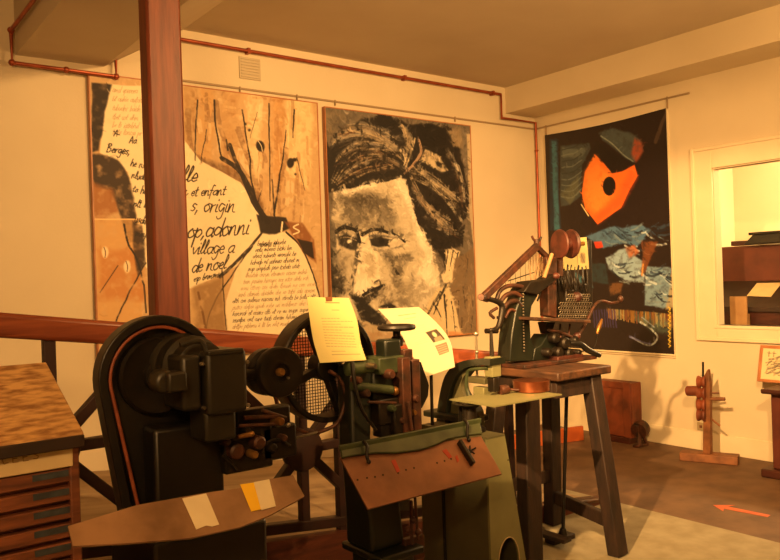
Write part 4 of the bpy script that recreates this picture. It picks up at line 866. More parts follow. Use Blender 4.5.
for i in range(11):
    y = .31 + i * .042; x = .24
    while x < .86 - (.25 if i in (0, 2, 4) else 0): L_ = rl.uniform(.03, .1); pg.line([(x, y), (min(x + L_, .88), y)], INK, 1.2, al=.75); x += L_ + .02
pg.line([(.32, .8), (.6, .8)], INK, 1.2); pg.line([(.3, .85), (.9, .85)], INK, 1.1)
yw = -2.72
s1 = thing('instruction_sheet', onY(335, 363, yw - .04), 'pale yellow typed sheet clipped upright in front of the meshed flywheel', 'paper')
def s1p(px, py, dy): return onY(px, py, yw + dy)
ruled(pg, 'page', M['page'], s1, [s1p(307, 297, .0), s1p(310, 320, -.012), s1p(313.5, 341, -.02), s1p(320, 363, -.04)], [s1p(349, 298, .0), s1p(357, 320, -.015), s1p(361, 343, -.03), s1p(366.5, 360, -.06)])
MB().box(s1p(326, 297, -.004), s1p(331, 301, .004)).build('clip', M['rust'], s1)
MB().beam(s1p(330, 299, .008), s1p(338, 366, .03), .012, .004).build('backing_strip', M['blackm'], s1)
pg = page(150, 150, (196, 182, 150), 41)
pg.line([(.3, .13), (.75, .13)], (150, 134, 100), 1.4); pg.line([(.35, .18), (.65, .18)], (160, 144, 110), 1.2)
for i in range(9):
    y = .3 + i * .035; pg.line([(.2 if i % 3 else .3, y), (.66, y)], (190, 172, 130), 1.0, al=.6)
pg.poly([(.56, .42), (.86, .42), (.9, .62), (.6, .62)], (62, 52, 44), 1, soft=.6); pg.blob(.73, .50, .05, .05, (190, 172, 136), rough=1); pg.poly([(.66, .56), (.84, .54), (.86, .62), (.66, .62)], (150, 134, 106), .8)
pg.poly([(.6, .67), (.9, .66), (.9, .78), (.62, .79)], (112, 98, 80), 1, soft=.6)
for i in range(4): pg.line([(.63, .695 + i * .025), (.87, .69 + i * .025)], (170, 154, 124), 1)
yq = -2.45
s2 = thing('instruction_sheet', onY(431, 436, yq), 'glossy curved cream sheet with small black picture standing on a thin rod', 'paper')
ruled(pg, 'page', M['print'], s2, [onY(378, 309, yq + .06), onY(401, 334, yq + .02), onY(410, 352, yq - .01), onY(426, 377, yq - .06)], [onY(419, 307, yq + .10), onY(437, 323, yq + .05), onY(450, 341, yq + .0), onY(455, 367, yq - .06)])
pb_ = onY(431, 436, yq - .0); MB().tube([V((pb_.x, yq, .003)), onY(431, 370, yq), onY(425, 345, yq + .015)], .008).lathe((pb_.x, yq, 0.0), Z, [(.12, .003), (.12, .015), (.02, .03)], 28).build('stand_rod', M['blackm'], s2)
# ------------------------------------------------------------------ olive press with plate table
y3 = -2.92
t_ = W(492, 406, 3.25); z3 = t_.z
mC = thing('arch_press', (t_.x - .15, t_.y + .25, 0), 'olive grey press with curved arch arm and thin square plate table on an oval-holed cabinet', 'machine')
A3, B3, C3 = onZ(449, 399, z3), onZ(492, 406.5, z3), onZ(562, 394, z3); B3 = V((A3.x, B3.y, z3)) if abs(A3.x - B3.x) < .08 else B3
D3 = A3 + (C3 - B3)
MB().prism([A3, B3, C3, D3], V((0, 0, -.006))).build('table_plate', M['olive'], mC, smooth_=False)
# cabinet: left side and front face with oval hole
cc = onY(487, 437, B3.y + .02); yF = cc.y; xl_ = cc.x
zt3 = onY(500, 437, yF).z
xr_t = onY(505, 436, yF).x; xr_b = onY(526, 560, yF).x; zb3 = onY(526, 560, yF).z
slp = (xr_b - xr_t) / (zt3 - zb3); xr0 = xr_t + slp * zt3
ysb = onX(424, 520, xl_).y
def tr(x): return x
outline = [V((xl_, yF, 0)), V((xr0, yF, 0)), V((xr_t, yF, zt3)), V((xl_, yF, zt3))]
hcn = onY(509, 563, yF); hrx = (onY(519.5, 560, yF).x - onY(498.5, 560, yF).x) / 2; hrz = (onY(509, 537, yF).z - hcn.z)
# front panel as a ring of quads between the outline and the hole
n = 48; hole = [hcn + V((hrx * math.copysign(abs(math.cos(t)) ** .8, math.cos(t)), 0, hrz * math.copysign(abs(math.sin(t)) ** .8, math.sin(t)))) for t in np.linspace(0, 2 * math.pi, n + 1)[:-1]]
def hit(t):
    d = V((math.cos(t), 0, math.sin(t))); best = 9
    for i in range(4):
        a, b = outline[i], outline[(i + 1) % 4]; ex, ez = b.x - a.x, b.z - a.z; den = d.x * ez - d.z * ex
        if abs(den) < 1e-9: continue
        s1_ = ((a.x - hcn.x) * ez - (a.z - hcn.z) * ex) / den; u_ = ((a.x - hcn.x) * d.z - (a.z - hcn.z) * d.x) / den
        if s1_ > 0 and -1e-6 <= u_ <= 1 + 1e-6: best = min(best, s1_)
    return hcn + d * best
angs = list(np.linspace(0, 2 * math.pi, n + 1)[:-1]); cor = [math.atan2(p.z - hcn.z, p.x - hcn.x) % (2 * math.pi) for p in outline]
for c_ in cor: i = min(range(n), key=lambda k: abs((angs[k] - c_ + math.pi) % (2 * math.pi) - math.pi)); angs[i] = c_
hole = [hcn + V((hrx * math.cos(t), 0, hrz * math.sin(t))) for t in angs]
MB().ringprism([hit(t) for t in angs], hole, V((0, .012, 0))).build('front_panel', M['olive'], mC, smooth_=False)
MB().tube([p + V((0, -.001, 0)) for p in hole + hole[:1]], .0028, 6).build('hole_edging', M['socket'], mC)
MB().lathe(onY(508, 460, yF) + V((0, .001, 0)), -Y, [(.003, 0), (.004, .002)], 10).build('screw', M['dark'], mC)
m = MB().box((xl_, yF + .012, 0), (xl_ + .012, ysb, zt3)).box((xl_, ysb, 0), (xr_t, ysb + .012, zt3)); m.prism([(xr0 - .012, yF + .012, 0), (xr0, yF + .012, 0), (xr_t, yF + .012, zt3), (xr_t - .012, yF + .012, zt3)], V((0, ysb - yF - .012, 0))); m.box((xl_, yF, zt3), (xr_t, ysb, zt3 + .008))
m.build('cabinet', M['olived'], mC)
MB().box((xl_ - .006, (yF * .35 + ysb * .65), 0), (xl_ + .0, (yF * .35 + ysb * .65) + .014, zt3 - .01)).build('side_seam', M['dark'], mC)
# casting between cabinet and plate
xm = (xl_ + xr_t) / 2; ym = yF + .16
m = MB()
for dx_, dy_ in ((-.02, 0), (.03, .0), (.0, .06)): m.tube([V((xm + dx_, ym + dy_, zt3)), V((xm + dx_ * .4 - .02, ym + dy_ * .5, z3 - .006))], .014, 10)
m.lathe((xm, ym, zt3), Z, [(.07, 0), (.07, .02), (.035, .04), (.03, z3 - zt3 - .03), (.07, z3 - zt3 - .012)], 24); m.build('table_support', M['blackm'], mC)
# arch arm: a C-frame running back from the ram, standing on the cabinet
xA = onZ(493, 395, z3).x
def q3(px, py, dx=0.): return onX(px, py, xA + dx)
def arm(o2, i2, x0, x1_, mm, name):
    Po = [q3(*p, x0) for p in smooth2(o2)]; Pi = [q3(*p, x0) for p in smooth2(i2)]; m = MB()
    for i in range(len(Po) - 1): m.prism([Po[i], Po[i + 1], Pi[i + 1], Pi[i]], V((x1_ - x0, 0, 0)))
    return m.build(name, M[mm], mC)
def smooth2(q): return spl(q, 4, False)
arm([(436, 438), (437, 412), (441, 388), (446, 374), (454, 365), (465, 360.5), (478, 359), (490, 359)], [(445, 438), (446, 412), (449, 392), (454, 379), (460, 371), (468, 367), (478, 365.5), (490, 365.5)], -.05, .05, 'green', 'arch_arm')
arm([(445, 438), (446, 412), (449, 392), (454, 379), (460, 371), (468, 367)], [(477, 438), (476, 412), (465, 397), (461, 386), (463, 378), (469, 370)], -.02, .03, 'olived', 'arch_web')
MB().tube([q3(488, 368, -.03), q3(474, 369, -.03), q3(468, 372, -.03), q3(466.5, 386, -.03), q3(469, 397, -.03)], .009, 8, 5).build('arch_flange', M['green2'], mC)
MB().box((xA - .07, q3(434, 430).y, zt3), (xA + .07, q3(479, 430).y, zt3 + .03)).build('arch_foot', M['green'], mC, bevel=.006)
def b3(px0, py0, px1, py1, w): a = q3(px0, py0); b = q3(px1, py1); return MB().box((xA - w, a.y, a.z), (xA + w, b.y, b.z))
b3(488.5, 356, 497, 377, .03).build('ram_head', M['olive'], mC, bevel=.004)
b3(472, 376, 489, 384, .03).build('ram_guide', M['olived'], mC, bevel=.004)
b3(490, 377, 497, 392, .018).build('ram', M['blackm'], mC, bevel=.004)
b3(476, 386, 487, 396, .02).build('die_block', M['olive'], mC, bevel=.003)
MB().tube([q3(476, 334), q3(477, 376)], .006).ball(q3(476, 334), .012).ball(q3(477, 352), .009).build('plunger_rod', M['steel'], mC)
MB().tube([q3(491, 330), q3(493, 357)], .0065).ball(q3(491, 330), .010).build('plunger_rod', M['blackm'], mC)
MB().lathe(q3(503, 390, .05), X, [(.02, -.02), (.024, -.01), (.024, .02), (.02, .03)], 20).tube([q3(500, 389, .05), q3(519, 390, .12)], .006).build('stop_roller', M['rustd'], mC)
c = onZ(531.5, 391, z3) + V((0, 0, .002))
tin = thing('copper_tin', c, 'round copper-coloured tin lying on the thin square plate table', 'tin')
rt = (onY(548, 388, c.y).x - onY(515, 388, c.y).x) / 2 * .74; ht = .052
MB().lathe(c, Z, [(rt - .003, 0), (rt, .003), (rt, ht * .55)], 40).build('body', M['coppertin'], tin)
MB().lathe(c + V((0, 0, ht * .55)), Z, [(rt + .0015, 0), (rt + .0015, ht * .4), (rt - .004, ht * .45), (rt - .02, ht * .43)], 40).build('lid', M['coppertin'], tin)
# ------------------------------------------------------------------ timber bench
bx0, bx1, by0, by1, bz = -2.86, -2.42, -2.625, -2.09, 1.0
sb = thing('timber_bench', (-2.65, -2.2, 0), 'tall old dark timber bench with splayed legs carrying the treadle machine', 'bench')
MB().box((bx0, by0, bz - .045), (bx1, by1, bz)).build('bench_top', M['stooltop'], sb, bevel=.008)
MB().box((bx0 + .03, by0 + .04, bz - .14), (bx1 - .04, by0 + .07, bz - .045)).box((bx0 + .03, by1 - .07, bz - .14), (bx1 - .04, by1 - .04, bz - .045)).box((bx0 + .03, by0 + .07, bz - .14), (bx0 + .06, by1 - .07, bz - .045)).box((bx1 - .07, by0 + .07, bz - .14), (bx1 - .04, by1 - .07, bz - .045)).build('apron', M['stool'], sb, bevel=.004)
feet = {'A': (V((-2.80, -2.56, bz - .05)), V((-3.04, -2.60, 0))), 'B': (V((-2.52, -2.56, bz - .05)), V((-2.46, -2.68, 0))), 'C': (V((-2.80, -2.15, bz - .05)), V((-2.92, -2.09, 0))), 'D': (V((-2.45, -1.88, bz - .05)), V((-2.23, -1.92, 0)))}
ta = onY(534, 385, -2.56); feet['A'] = (V((onY(527, 385, -2.56).x, -2.56, bz - .05)), V((onY(531, 575, -2.60).x, -2.60, 0)))
tb_ = onZ(592, 383, .93); feet['B'] = (V((onY(591, 384, -2.56).x, -2.56, bz - .05)), V((onY(618, 556, -2.68).x, -2.68, 0)))
feet['D'] = (V((onY(551, 395, -2.15).x, -2.15, bz - .05)), V((onY(553, 512, -2.11).x, -2.11, 0)))
for k, (a, b) in feet.items(): MB().beam(a, b + V((0, 0, .002)), .105 if k == 'A' else .085, .075, up=Y).build('leg', M['stool'], sb, bevel=.006)
def lp_(k, z): a, b = feet[k]; return a + (b - a) * ((a.z - z) / a.z)
MB().beam(lp_('B', .17), lp_('D', .17), .035, .075).build('stretcher', M['stool'], sb, bevel=.005)
MB().beam(lp_('A', .17), lp_('C', .17), .035, .075).build('stretcher', M['stool'], sb, bevel=.005)
MB().beam(lp_('C', .30), lp_('D', .30), .035, .07).build('stretcher', M['stool'], sb, bevel=.005)
# treadle under the bench
td = thing('treadle', (-2.5, -2.3, 0), 'wooden foot treadle with long thin black rod between the legs of the timber bench', 'treadle')
k0 = onZ(563, 532, .05)
MB().tube([k0, onY(567, 380, k0.y + .02)], .0105, 10).build('rod', M['black'], td)
MB().beam(onZ(505, 522, .06), onZ(568, 541, .05), .07, .022).build('pedal_board', M['stool'], td, bevel=.004)
MB().beam(onZ(546, 505, .09), onZ(595, 499, .07), .09, .025).build('treadle_arm', M['stooltop'], td, bevel=.008)
MB().lathe(k0 - V((0, 0, .03)), Z, [(.02, 0), (.026, .02), (.016, .05)], 16).build('rod_socket', M['blackm'], td)
MB().box((k0.x - .1, k0.y - .02, .001), (k0.x + .08, k0.y + .05, .03)).build('pivot_block', M['stool'], td, bevel=.004)
# ------------------------------------------------------------------ treadle machine on the bench
y4 = -2.25
def q4(px, py, dy=0.): return onY(px, py, y4 + dy)
mD = thing('wire_stitching_machine', (-2.62, -2.25, 1.0), 'dark iron wire stitching machine with slanting frame and red spool on the timber bench', 'machine')
a, b = q4(503, 362), q4(578, 362)
MB().box((bx0 + .01, y4 - .14, 1.001), (max(b.x, bx1 - .03) - .0, y4 + .17, 1.022)).build('base_plate', M['rustd'], mD, bevel=.004)
def slab(pts, y0, y1_, mm, name, par=None, bev=.006): return MB().prism([q4(x, y, y0) for x, y in pts], V((0, y1_ - y0, 0))).build(name, M[mm], par or mD, bevel=bev)
slab([(510, 361.5), (512, 335), (516, 310), (523, 290), (530, 281), (538, 284), (538, 296), (532, 306), (530, 320), (531, 338), (535, 348), (533, 361.5)], -.05, .05, 'green', 'front_casting')
slab([(535, 348), (541, 345), (548, 334), (560, 336), (566, 348), (566, 361), (533, 361)], -.05, .06, 'green', 'rear_casting')
slab([(524, 292), (531, 281), (546, 279), (553, 274), (559, 276), (556, 280), (545, 289), (538, 295)], -.08, .0, 'blackm', 'rocker_arm')
MB().ball(q4(556, 276, -.08), .02, X, 1.2).build('arm_tip', M['redwheel'], mD)
slab([(547, 257), (557, 257), (557, 318), (549, 316)], -.02, .05, 'rustd', 'upright')
slab([(588, 240), (592, 240), (593, 310), (588, 310)], .10, .13, 'blackm', 'upright')
slab([(534, 317), (591, 320), (591, 323), (534, 320)], -.16, .12, 'stooltop', 'feed_table', bev=.002)
m = MB()
for x0, y0, x1, y1_, dy0, dy1 in ((553, 278, 566, 316, .02, .08), (566, 290, 576, 316, .0, .07), (576, 284, 588, 316, .05, .10)): a = q4(x0, y0, dy0); b = q4(x1, y1_, dy0); m.box((a.x, a.y, a.z), (b.x, a.y + dy1 - dy0, b.z))
m.build('stitching_head', M['blackm'], mD, bevel=.006)
m = MB()
for r in range(6):
    for c_ in range(13 - (r > 3) * 4):
        m.torus(q4(560 + c_ * 2.45 + (r % 2) * 1.2 + (r > 3) * 8, 316.5 - r * 4.2, -.03 + .002 * r), V((.3, 1, .2)), .0095, .0022, 10, 5)
m.build('chain_curtain', M['steel'], mD)
m = MB()
for i in range(9): x = 554 + i * 3.4; m.tube([q4(x, 274 + abs(i - 4), .0), q4(x + 1.5, 283, -.02), q4(x, 291, .0)], .003, 6, 3)
m.build('spring_row', M['blackm'], mD)
MB().ball(q4(577, 297, -.01), .032).build('round_weight', M['redwheel'], mD)
# slanting frame with threads
fr_ = MB().beam(q4(484, 297, -.06), q4(537, 246, -.02), .03, .042).build('slanting_bar', M['rustd'], mD, bevel=.006)
MB().beam(q4(490, 293, .03), q4(537, 244, .04), .015, .02).build('slanting_bar', M['rustd'], mD, bevel=.004)
MB().beam(q4(536, 246, .0), q4(553, 263, .02), .025, .03).build('slanting_bar', M['rustd'], mD, bevel=.005)
MB().beam(q4(550, 262, .0), q4(553, 300, .02), .02, .025).build('frame_post', M['rustd'], mD, bevel=.004)
m = MB().tube([q4(532, 236), q4(534, 240), q4(539, 241), q4(541, 237)], .007, 8, 4); m.cyl(q4(536.5, 239), q4(537, 250), .017).build('apex_bracket', M['rustd'], mD)
MB().cyl(q4(481, 297, -.10), q4(487, 299, .02), .018).build('bar_roller', M['rustd'], mD)
m = MB(); r_ = random.Random(9)
for i in range(26):
    x = 529 + i * .9; m.tube([q4(x, 252 + abs(x - 537) * .9, r_.uniform(-.02, .04)), q4(x + r_.uniform(-1, 1), 268, r_.uniform(-.02, .04)), q4(x + r_.uniform(-3, 3), 284 + r_.uniform(-4, 4), .0)], .0012 if i % 2 else .002, 4)
m.build('thread_bundle', M['string'], mD)
m = MB()
for i in range(5): x = 505 + i * 5; m.tube([q4(x, 279 - i * 4.6, 0), q4(x + 1, 290 - i, .01)], .0014, 4)
m.tube([q4(508, 281), q4(535, 272)], .003, 5); m.build('tension_wire', M['blackm'], mD)
m = MB()
for i in range(14):
    x = 539 + i * 3.6; m.tube([q4(x, 262 + r_.uniform(-3, 8), .03), q4(x + r_.uniform(-4, 4), 280, .01), q4(x + r_.uniform(-6, 6), 300 + r_.uniform(-6, 10), .03)], r_.uniform(.003, .007), 6, 3)
m.build('wire_cluster', M['blackm'], mD)
# curved arms at the left
for pts, r, mm in (([(497, 299), (500, 291), (508, 286), (520, 286), (526, 290)], .012, 'rustd'), ([(499, 305), (505, 296), (514, 293), (522, 297)], .013, 'rustd'), ([(502, 311), (508, 303), (516, 301), (521, 306)], .013, 'rustd'), ([(505, 318), (510, 310), (516, 312), (520, 322)], .009, 'rustd')):
    MB().tube([q4(x, y, -.04) for x, y in pts], r, 10, 5).build('curved_arm', M[mm], mD)
MB().tube([q4(485, 298, -.05), q4(500, 303, -.05), q4(502, 312, -.05), q4(498, 327, -.05), q4(491, 331, -.05)], [.012, .016, .018, .014, .014], 10, 5).build('link_arm', M['blackm'], mD)
MB().tube([q4(497, 308, -.05), q4(490, 313, -.05), q4(494, 318, -.05)], .009, 8, 4).build('hook', M['rustd'], mD)
MB().tube([q4(491, 330, -.05), q4(491, 360, -.05)], .008).tube([q4(486, 331, -.05), q4(497, 331, -.05)], .014).build('link_rod', M['blackm'], mD)
m = MB()
for i in range(20): m.ball(q4(523 + i * .06, 294 + i * 3, -.062), .0052, n=8)
m.build('bead_chain', M['steel'], mD)
# spool with shaft
ax = (X * 1.0 - Y * .25).normalized(); sc_ = q4(563, 244, -.03)
MB().lathe(sc_ - ax * .035, ax, [(.03, 0), (.082, .004), (.086, .012), (.082, .02), (.04, .024), (.036, .075), (.08, .08), (.086, .09), (.082, .10), (.03, .104)], 40).build('spool', M['redwheel'], mD)
MB().cyl(sc_ + ax * .06, sc_ + ax * .15, .013).build('spool_shaft', M['brass'], mD)
MB().tube([q4(544, 278, -.06), q4(552, 254, -.05)], [.012, .011]).build('wooden_lever', M['lightwood'], mD)
MB().beam(q4(560, 257), q4(560, 276), .02, .03).build('spool_bracket', M['rustd'], mD)
# crank and levers
MB().tube([q4(578, 336, -.09), q4(587, 321, -.09), q4(595, 305, -.09), q4(602, 301, -.09), q4(611, 303, -.09), q4(618, 302, -.09)], [.011, .01, .009, .009, .009, .01], 10, 6).build('crank', M['rustd'], mD)
MB().ball(q4(620.5, 299, -.09), .017, Z, 1.3).build('crank_knob', M['rustd'], mD)
MB().ball(q4(577, 336, -.09), .022).build('crank_boss', M['redwheel'], mD)
MB().tube([q4(570, 343, -.10), q4(580, 344, -.12), q4(588, 350, -.13), q4(600, 355.5, -.15)], [.012, .017, .019, .014], 12, 4).build('black_lever', M['black'], mD)
MB().tube([q4(602, 319, -.05), q4(599, 327, -.05), q4(597, 334, -.05)], [.006, .014, .006], 10, 4).build('brass_handle', M['brass'], mD)
MB().tube([q4(597, 334, -.05), q4(594, 347, -.05), q4(580, 352, -.05)], .003, 6, 3).build('handle_wire', M['blackm'], mD)
m = MB()
for x, y, r, dy in ((552, 338, .03, -.06), (562, 343, .034, -.07), (572, 340, .024, -.08), (566, 353, .028, -.07), (556, 352, .03, -.06), (575, 352, .018, -.08), (545, 352, .024, -.06)): m.lathe(q4(x, y, dy), -Y, [(r, -.04), (r, .03), (r * .7, .04), (r * .3, .04)], 20)
m.build('gear_cluster', M['blackm'], mD)
m = MB().tube([q4(548, 330, -.06), q4(560, 332, -.08), q4(574, 338, -.09)], .009, 8, 4).tube([q4(560, 324, -.05), q4(561, 345, -.07)], .007).tube([q4(570, 324, -.05), q4(568, 340, -.07)], .006).tube([q4(574, 350, -.08), q4(575, 359, -.08)], .011)
m.build('linkage', M['rustd'], mD)
slab([(545, 322), (556, 322), (552, 334), (548, 334)], -.03, .03, 'blackm', 'table_bracket')
MB().box(q4(558, 357, -.12), q4(574, 360.5, -.05)).build('red_foot', M['redwheel'], mD, bevel=.004)
# yellow card
pg = page(60, 60, (190, 176, 112), 51); pg.line([(.56, .2), (.56, .8)], INK, 1.2); pg.blob(.76, .62, .10, .16, (120, 96, 60), .8, rough=5); pg.line([(.7, .5), (.82, .75)], (90, 70, 44), 1.5)
s3 = thing('instruction_card', q4(575, 271, .09), 'small yellow card with a drawing hanging behind the red spool of the treadle machine', 'card')
ruled(pg, 'page', M['page'], s3, [q4(561, 240, .07), q4(562.3, 255, .07), q4(563.5, 270.5, .06)], [q4(586.5, 237, .09), q4(588, 253, .09), q4(589, 269, .08)], 4)
# ------------------------------------------------------------------ things along the right wall
ch = thing('wooden_crate', (-.15, -.9, 0), 'battered red-brown wooden crate standing on the floor against the right wall behind the bench', 'crate')
c0 = onZ(632, 441, 0.0); cxx = -.20
yn = onX(632, 438, cxx).y; yf_ = yn + .40; zc = onX(632, 384, cxx).z
MB().box((cxx, yn, .05), (-.04, yf_, zc)).build('box_body', M['chest'], ch, bevel=.008)
m = MB().box((cxx - .012, yn - .003, .05), (cxx, yn + .07, zc + .01)).box((cxx - .012, yf_ - .07, .05), (cxx, yf_, zc + .01)).box((cxx - .010, yn + .07, zc - .05), (cxx, yf_ - .07, zc + .006)).box((cxx, yn - .01, .05), (cxx + .05, yn, zc)); m.build('batten', M['chest'], ch, bevel=.004)
MB().box((cxx - .03, yn - .0, 0), (-.05, yf_, .05)).build('skid', M['dkwood'], ch, bevel=.004)
cl = thing('iron_castor', onX(640, 428, -.3), 'small grey iron roller propped against the front corner of the red-brown crate', 'roller')
c = onY(641, 428, yn - .10); c.z = max(c.z, .05)
MB().lathe(V((c.x, c.y, .15)), (X + Y * .1 + Z * .3), [(.02, -.05), (.07, -.045), (.075, 0), (.07, .03), (.03, .035)], 24).build('wheel', M['rustd'], cl)
MB().tube([V((c.x - .06, c.y, .19)), V((c.x - .03, c.y, .1)), V((c.x - .06, c.y - .02, .012))], .018, 8, 3).tube([V((c.x, c.y, .12)), V((c.x + .05, c.y - .02, .012))], .014, 8).box((c.x - .1, c.y - .03, 0.001), (c.x + .06, c.y + .02, .022)).build('bracket', M['rustd'], cl, bevel=.004)
pk = thing('wooden_plank', (-.7, -.65, 0), 'bright orange-brown plank lying on the floor behind the bench legs', 'plank')
a = onZ(506, 451, .0); b = onZ(596, 438, 0)
MB().beam(V((a.x - .02, a.y + .02, .065)), V((b.x - .15, b.y + .03, .065)), .035, .128).build('board', M['orange'], pk, bevel=.004)
# pulley stand
st = thing('pulley_stand', (-.27, -1.95, 0), 'small wooden stand with stacked pulleys on a plank foot by the right wall', 'stand')
b0, b1 = onZ(681, 459, 0), onZ(739, 464, 0)
MB().beam(V((b0.x, b0.y, .033)), V((b1.x, b1.y, .033)), .13, .064).build('foot_plank', M['standw'], st, bevel=.006)
ux = (b0.x + b1.x) / 2 + .0; sy_ = None
def qs(px, py, dx=0.): return onX(px, py, ux + dx)
p = qs(708, 452); q = qs(705.5, 372)
MB().prism([(ux - .02, qs(704, 452).y, .064), (ux - .02, qs(711.5, 452).y, .064), (ux - .02, qs(711, 385).y, qs(711, 385).z), (ux - .02, qs(709, 372).y, qs(709, 369).z), (ux - .02, qs(705, 378).y, qs(705, 376).z)], V((.04, 0, 0))).build('upright', M['standw'], st, bevel=.004)
for py in (382, 393, 405, 415):
    c = qs(701.5, py, -.03); MB().lathe(c, Y - X * .3, [(.02, -.035), (.046, -.03), (.05, -.02), (.036, 0), (.05, .02), (.046, .03), (.02, .035)], 24).build('pulley', M['chest'], st)
MB().cyl(qs(687, 391, -.05), qs(700, 391, -.04), .04).build('handle_drum', M['chest'], st)
MB().tube([qs(703, 377, -.03), qs(703, 362, -.03)], [.008, .013, .013, .009], 8).build('top_spindle', M['blackm'], st)
MB().cyl(qs(710, 399, .0), qs(725, 399, .02), .014).cyl(qs(708, 393), qs(719, 393, .04), .008).cyl(qs(709, 417), qs(720, 426, .04), .008).build('peg', M['standw'], st)
so = thing('wall_socket', onX(701, 427, 0), 'small cream electrical socket low on the right wall behind the pulley stand', 'socket')
a, b = onX(697, 422, -.01), onX(705, 431, -.01)
MB().box((-.012, a.y, a.z), (0, b.y, b.z)).build('socket_plate', M['socket'], so, bevel=.003)
MB().box((-.015, (a.y * 2 + b.y) / 3, (a.z * 2 + b.z) / 3), (-.011, (a.y + b.y * 2) / 3, (a.z + b.z * 2) / 3)).build('socket_face', M['rust'], so)
# pedestal table with framed drawing
pt = thing('pedestal_table', (-.27, -2.62, 0), 'dark red-brown wooden pedestal table at the right edge below the window', 'table')
e0 = onX(764, 393, -.45)
tz = e0.z
yl = onX(763.5, 393, -.45).y
MB().box((-.50, yl, tz - .0), (-.04, yl - .6, tz + .035)).build('table_top', M['dkwood'], pt, bevel=.012, seg=3)
ycn = onX(773, 430, -.40).y
MB().box((-.42, ycn, .06), (-.16, ycn - .34, tz)).build('column', M['redwood'], pt, bevel=.008)
MB().box((-.48, ycn + .06, 0), (-.08, ycn - .42, .06)).build('foot', M['dkwood'], pt, bevel=.01)
pf_ = thing('framed_drawing', (-.1, yl - .2, tz + .03), 'small framed grey brush drawing in an orange wooden frame leaning on the pedestal table', 'picture')
fx = -.10; f0 = onX(761.5, 345, fx - .0); f1 = onX(757.5, 387, fx - .03)
zB = tz + .038; W_ = .52; H_ = f0.z - zB - 0.0
lean = V((.07, 0, H_)).normalized(); o0 = V((fx - .08, f0.y, zB)); nrm = V((-lean.z, 0, lean.x)).normalized(); hL = H_ / lean.z
sd_ = V((0, -1, 0))
def fbar(u0, v0, u1, v1): c = o0 + sd_ * (u0 + u1) / 2 + lean * (v0 + v1) / 2; return MB().obox(c, sd_ * ((u1 - u0) / 2), lean * ((v1 - v0) / 2), nrm * .01)
fm = fbar(0, 0, .022, hL)
for r in ((W_ - .022, 0, W_, hL), (.022, 0, W_ - .022, .022), (.022, hL - .022, W_ - .022, hL)): t2 = fbar(*r); fm.add(t2.v, t2.f)
fm.build('frame', M['frame'], pf_, bevel=.003)
pg = page(140, 100, (226, 206, 160), 61)
for i in range(34):
    x = rl.uniform(.1, .42); y = rl.uniform(.35, .8); pg.line([(x, y), (x + rl.uniform(.02, .2), y - rl.uniform(.02, .14))], rl.choice([(90, 80, 64), (130, 118, 94), (60, 54, 46)]), rl.uniform(1.5, 4), al=.7, rough=6, dry=.6)
for x in (.13, .2): pg.line([(x, .16), (x, .3)], (80, 70, 56), 1.5); pg.line([(x - .02, .2), (x + .03, .21)], (80, 70, 56), 1.5)
pg.grid('picture', M['page'], pf_, o0 + lean * hL + nrm * .002, sd_ * W_, -lean * hL)
MB().obox(o0 + sd_ * W_ / 2 + lean * hL / 2 - nrm * .006, sd_ * (W_ / 2 - .005), lean * (hL / 2 - .005), nrm * .003).build('backing', M['dkwood'], pf_)
# direction arrow on the floor
ar = thing('floor_arrow', onZ(740, 512, 0), 'orange arrow taped on the brown floor pointing left', 'arrow')
T_, H1 = onZ(769, 516, .002), onZ(713, 505, .002); d = (H1 - T_).normalized(); s = V((-d.y, d.x, 0)); L_ = (H1 - T_).length; hl = L_ * .30
pts = [T_ + s * .024, T_ - s * .024, H1 - d * hl * .8 - s * .028, H1 - d * hl - s * .085, H1, H1 - d * hl + s * .085, H1 - d * hl * .8 + s * .028]
MB().prism([V((q.x, q.y, .001)) for q in pts], V((0, 0, .0015))).build('tape', M['arrow'], ar, smooth_=False)
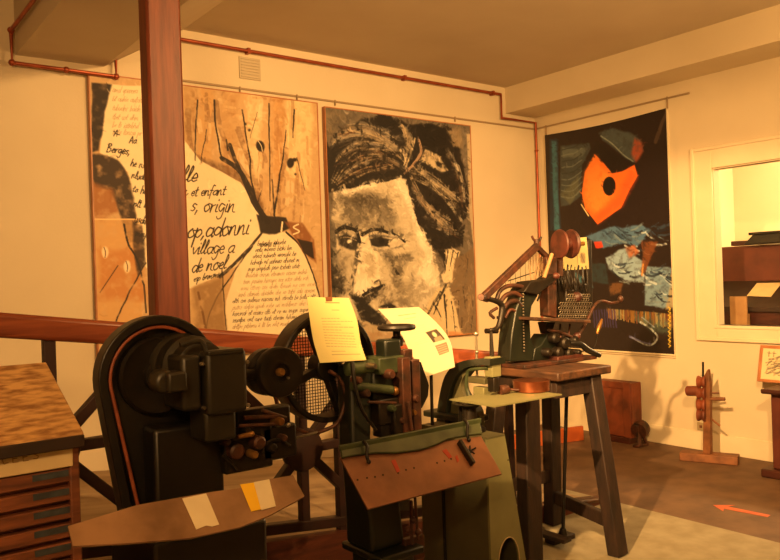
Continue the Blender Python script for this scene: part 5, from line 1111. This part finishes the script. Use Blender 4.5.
# ------------------------------------------------------------------ light and view
def spot(name, loc, target, power, size, blend=.6, radius=.06, col=(1, .55, .195)):
    l = bpy.data.lights.new(name, 'SPOT'); l.energy = power; l.spot_size = math.radians(size); l.spot_blend = blend; l.shadow_soft_size = radius; l.color = col
    o = bpy.data.objects.new(name, l); COL.objects.link(o); o.location = loc
    o.rotation_euler = (V(target) - V(loc)).to_track_quat('-Z', 'Y').to_euler(); return o
def point(name, loc, power, radius=.15, col=(1, .53, .2)):
    l = bpy.data.lights.new(name, 'POINT'); l.energy = power; l.shadow_soft_size = radius; l.color = col
    o = bpy.data.objects.new(name, l); COL.objects.link(o); o.location = loc; return o
spot('spot_lamp', (-6.3, -4.1, 3.15), (-.1, -1.6, .4), 2100, 40, .6, .04)
spot('spot_lamp', (-5.9, -5.6, 3.0), (-.1, -.7, 1.3), 900, 40, .7, .04)
spot('spot_lamp', (-3.5, -5.6, 3.2), (-2.7, 0, 1.7), 880, 72, .9, .06)
spot('ceiling_bounce_fill', (-2.6, -4.6, 2.35), (-2.2, -3.4, 3.34), 330, 150, .9, .15)  # added unseen fill aimed at the ceiling, its bounce gives the ambient
spot('ceiling_bounce_fill', (-6.6, -5.4, 2.35), (-6.0, -3.5, 3.34), 220, 150, .9, .15)  # second added ceiling fill, near the camera
point('front_fill', (-6.9, -6.2, 2.9), 90, .12)  # added fill from upper left of the camera, brightens plates and cabinet top
point('alcove_lamp', (1.7, -2.6, 2.6), 260, .15, (1, .66, .3))
w = bpy.data.worlds.new('World'); SC.world = w; w.use_nodes = True
w.node_tree.nodes['Background'].inputs[0].default_value = (1, .6, .3, 1); w.node_tree.nodes['Background'].inputs[1].default_value = .02
SC.view_settings.view_transform = 'Standard'; SC.view_settings.look = 'None'; SC.view_settings.gamma = 1; SC.view_settings.use_curve_mapping = False
SC.view_settings.exposure = 0.1
SC.cycles.max_bounces = 8; SC.cycles.diffuse_bounces = 5; SC.cycles.use_denoising = True
SC.cycles.sample_clamp_indirect = 6
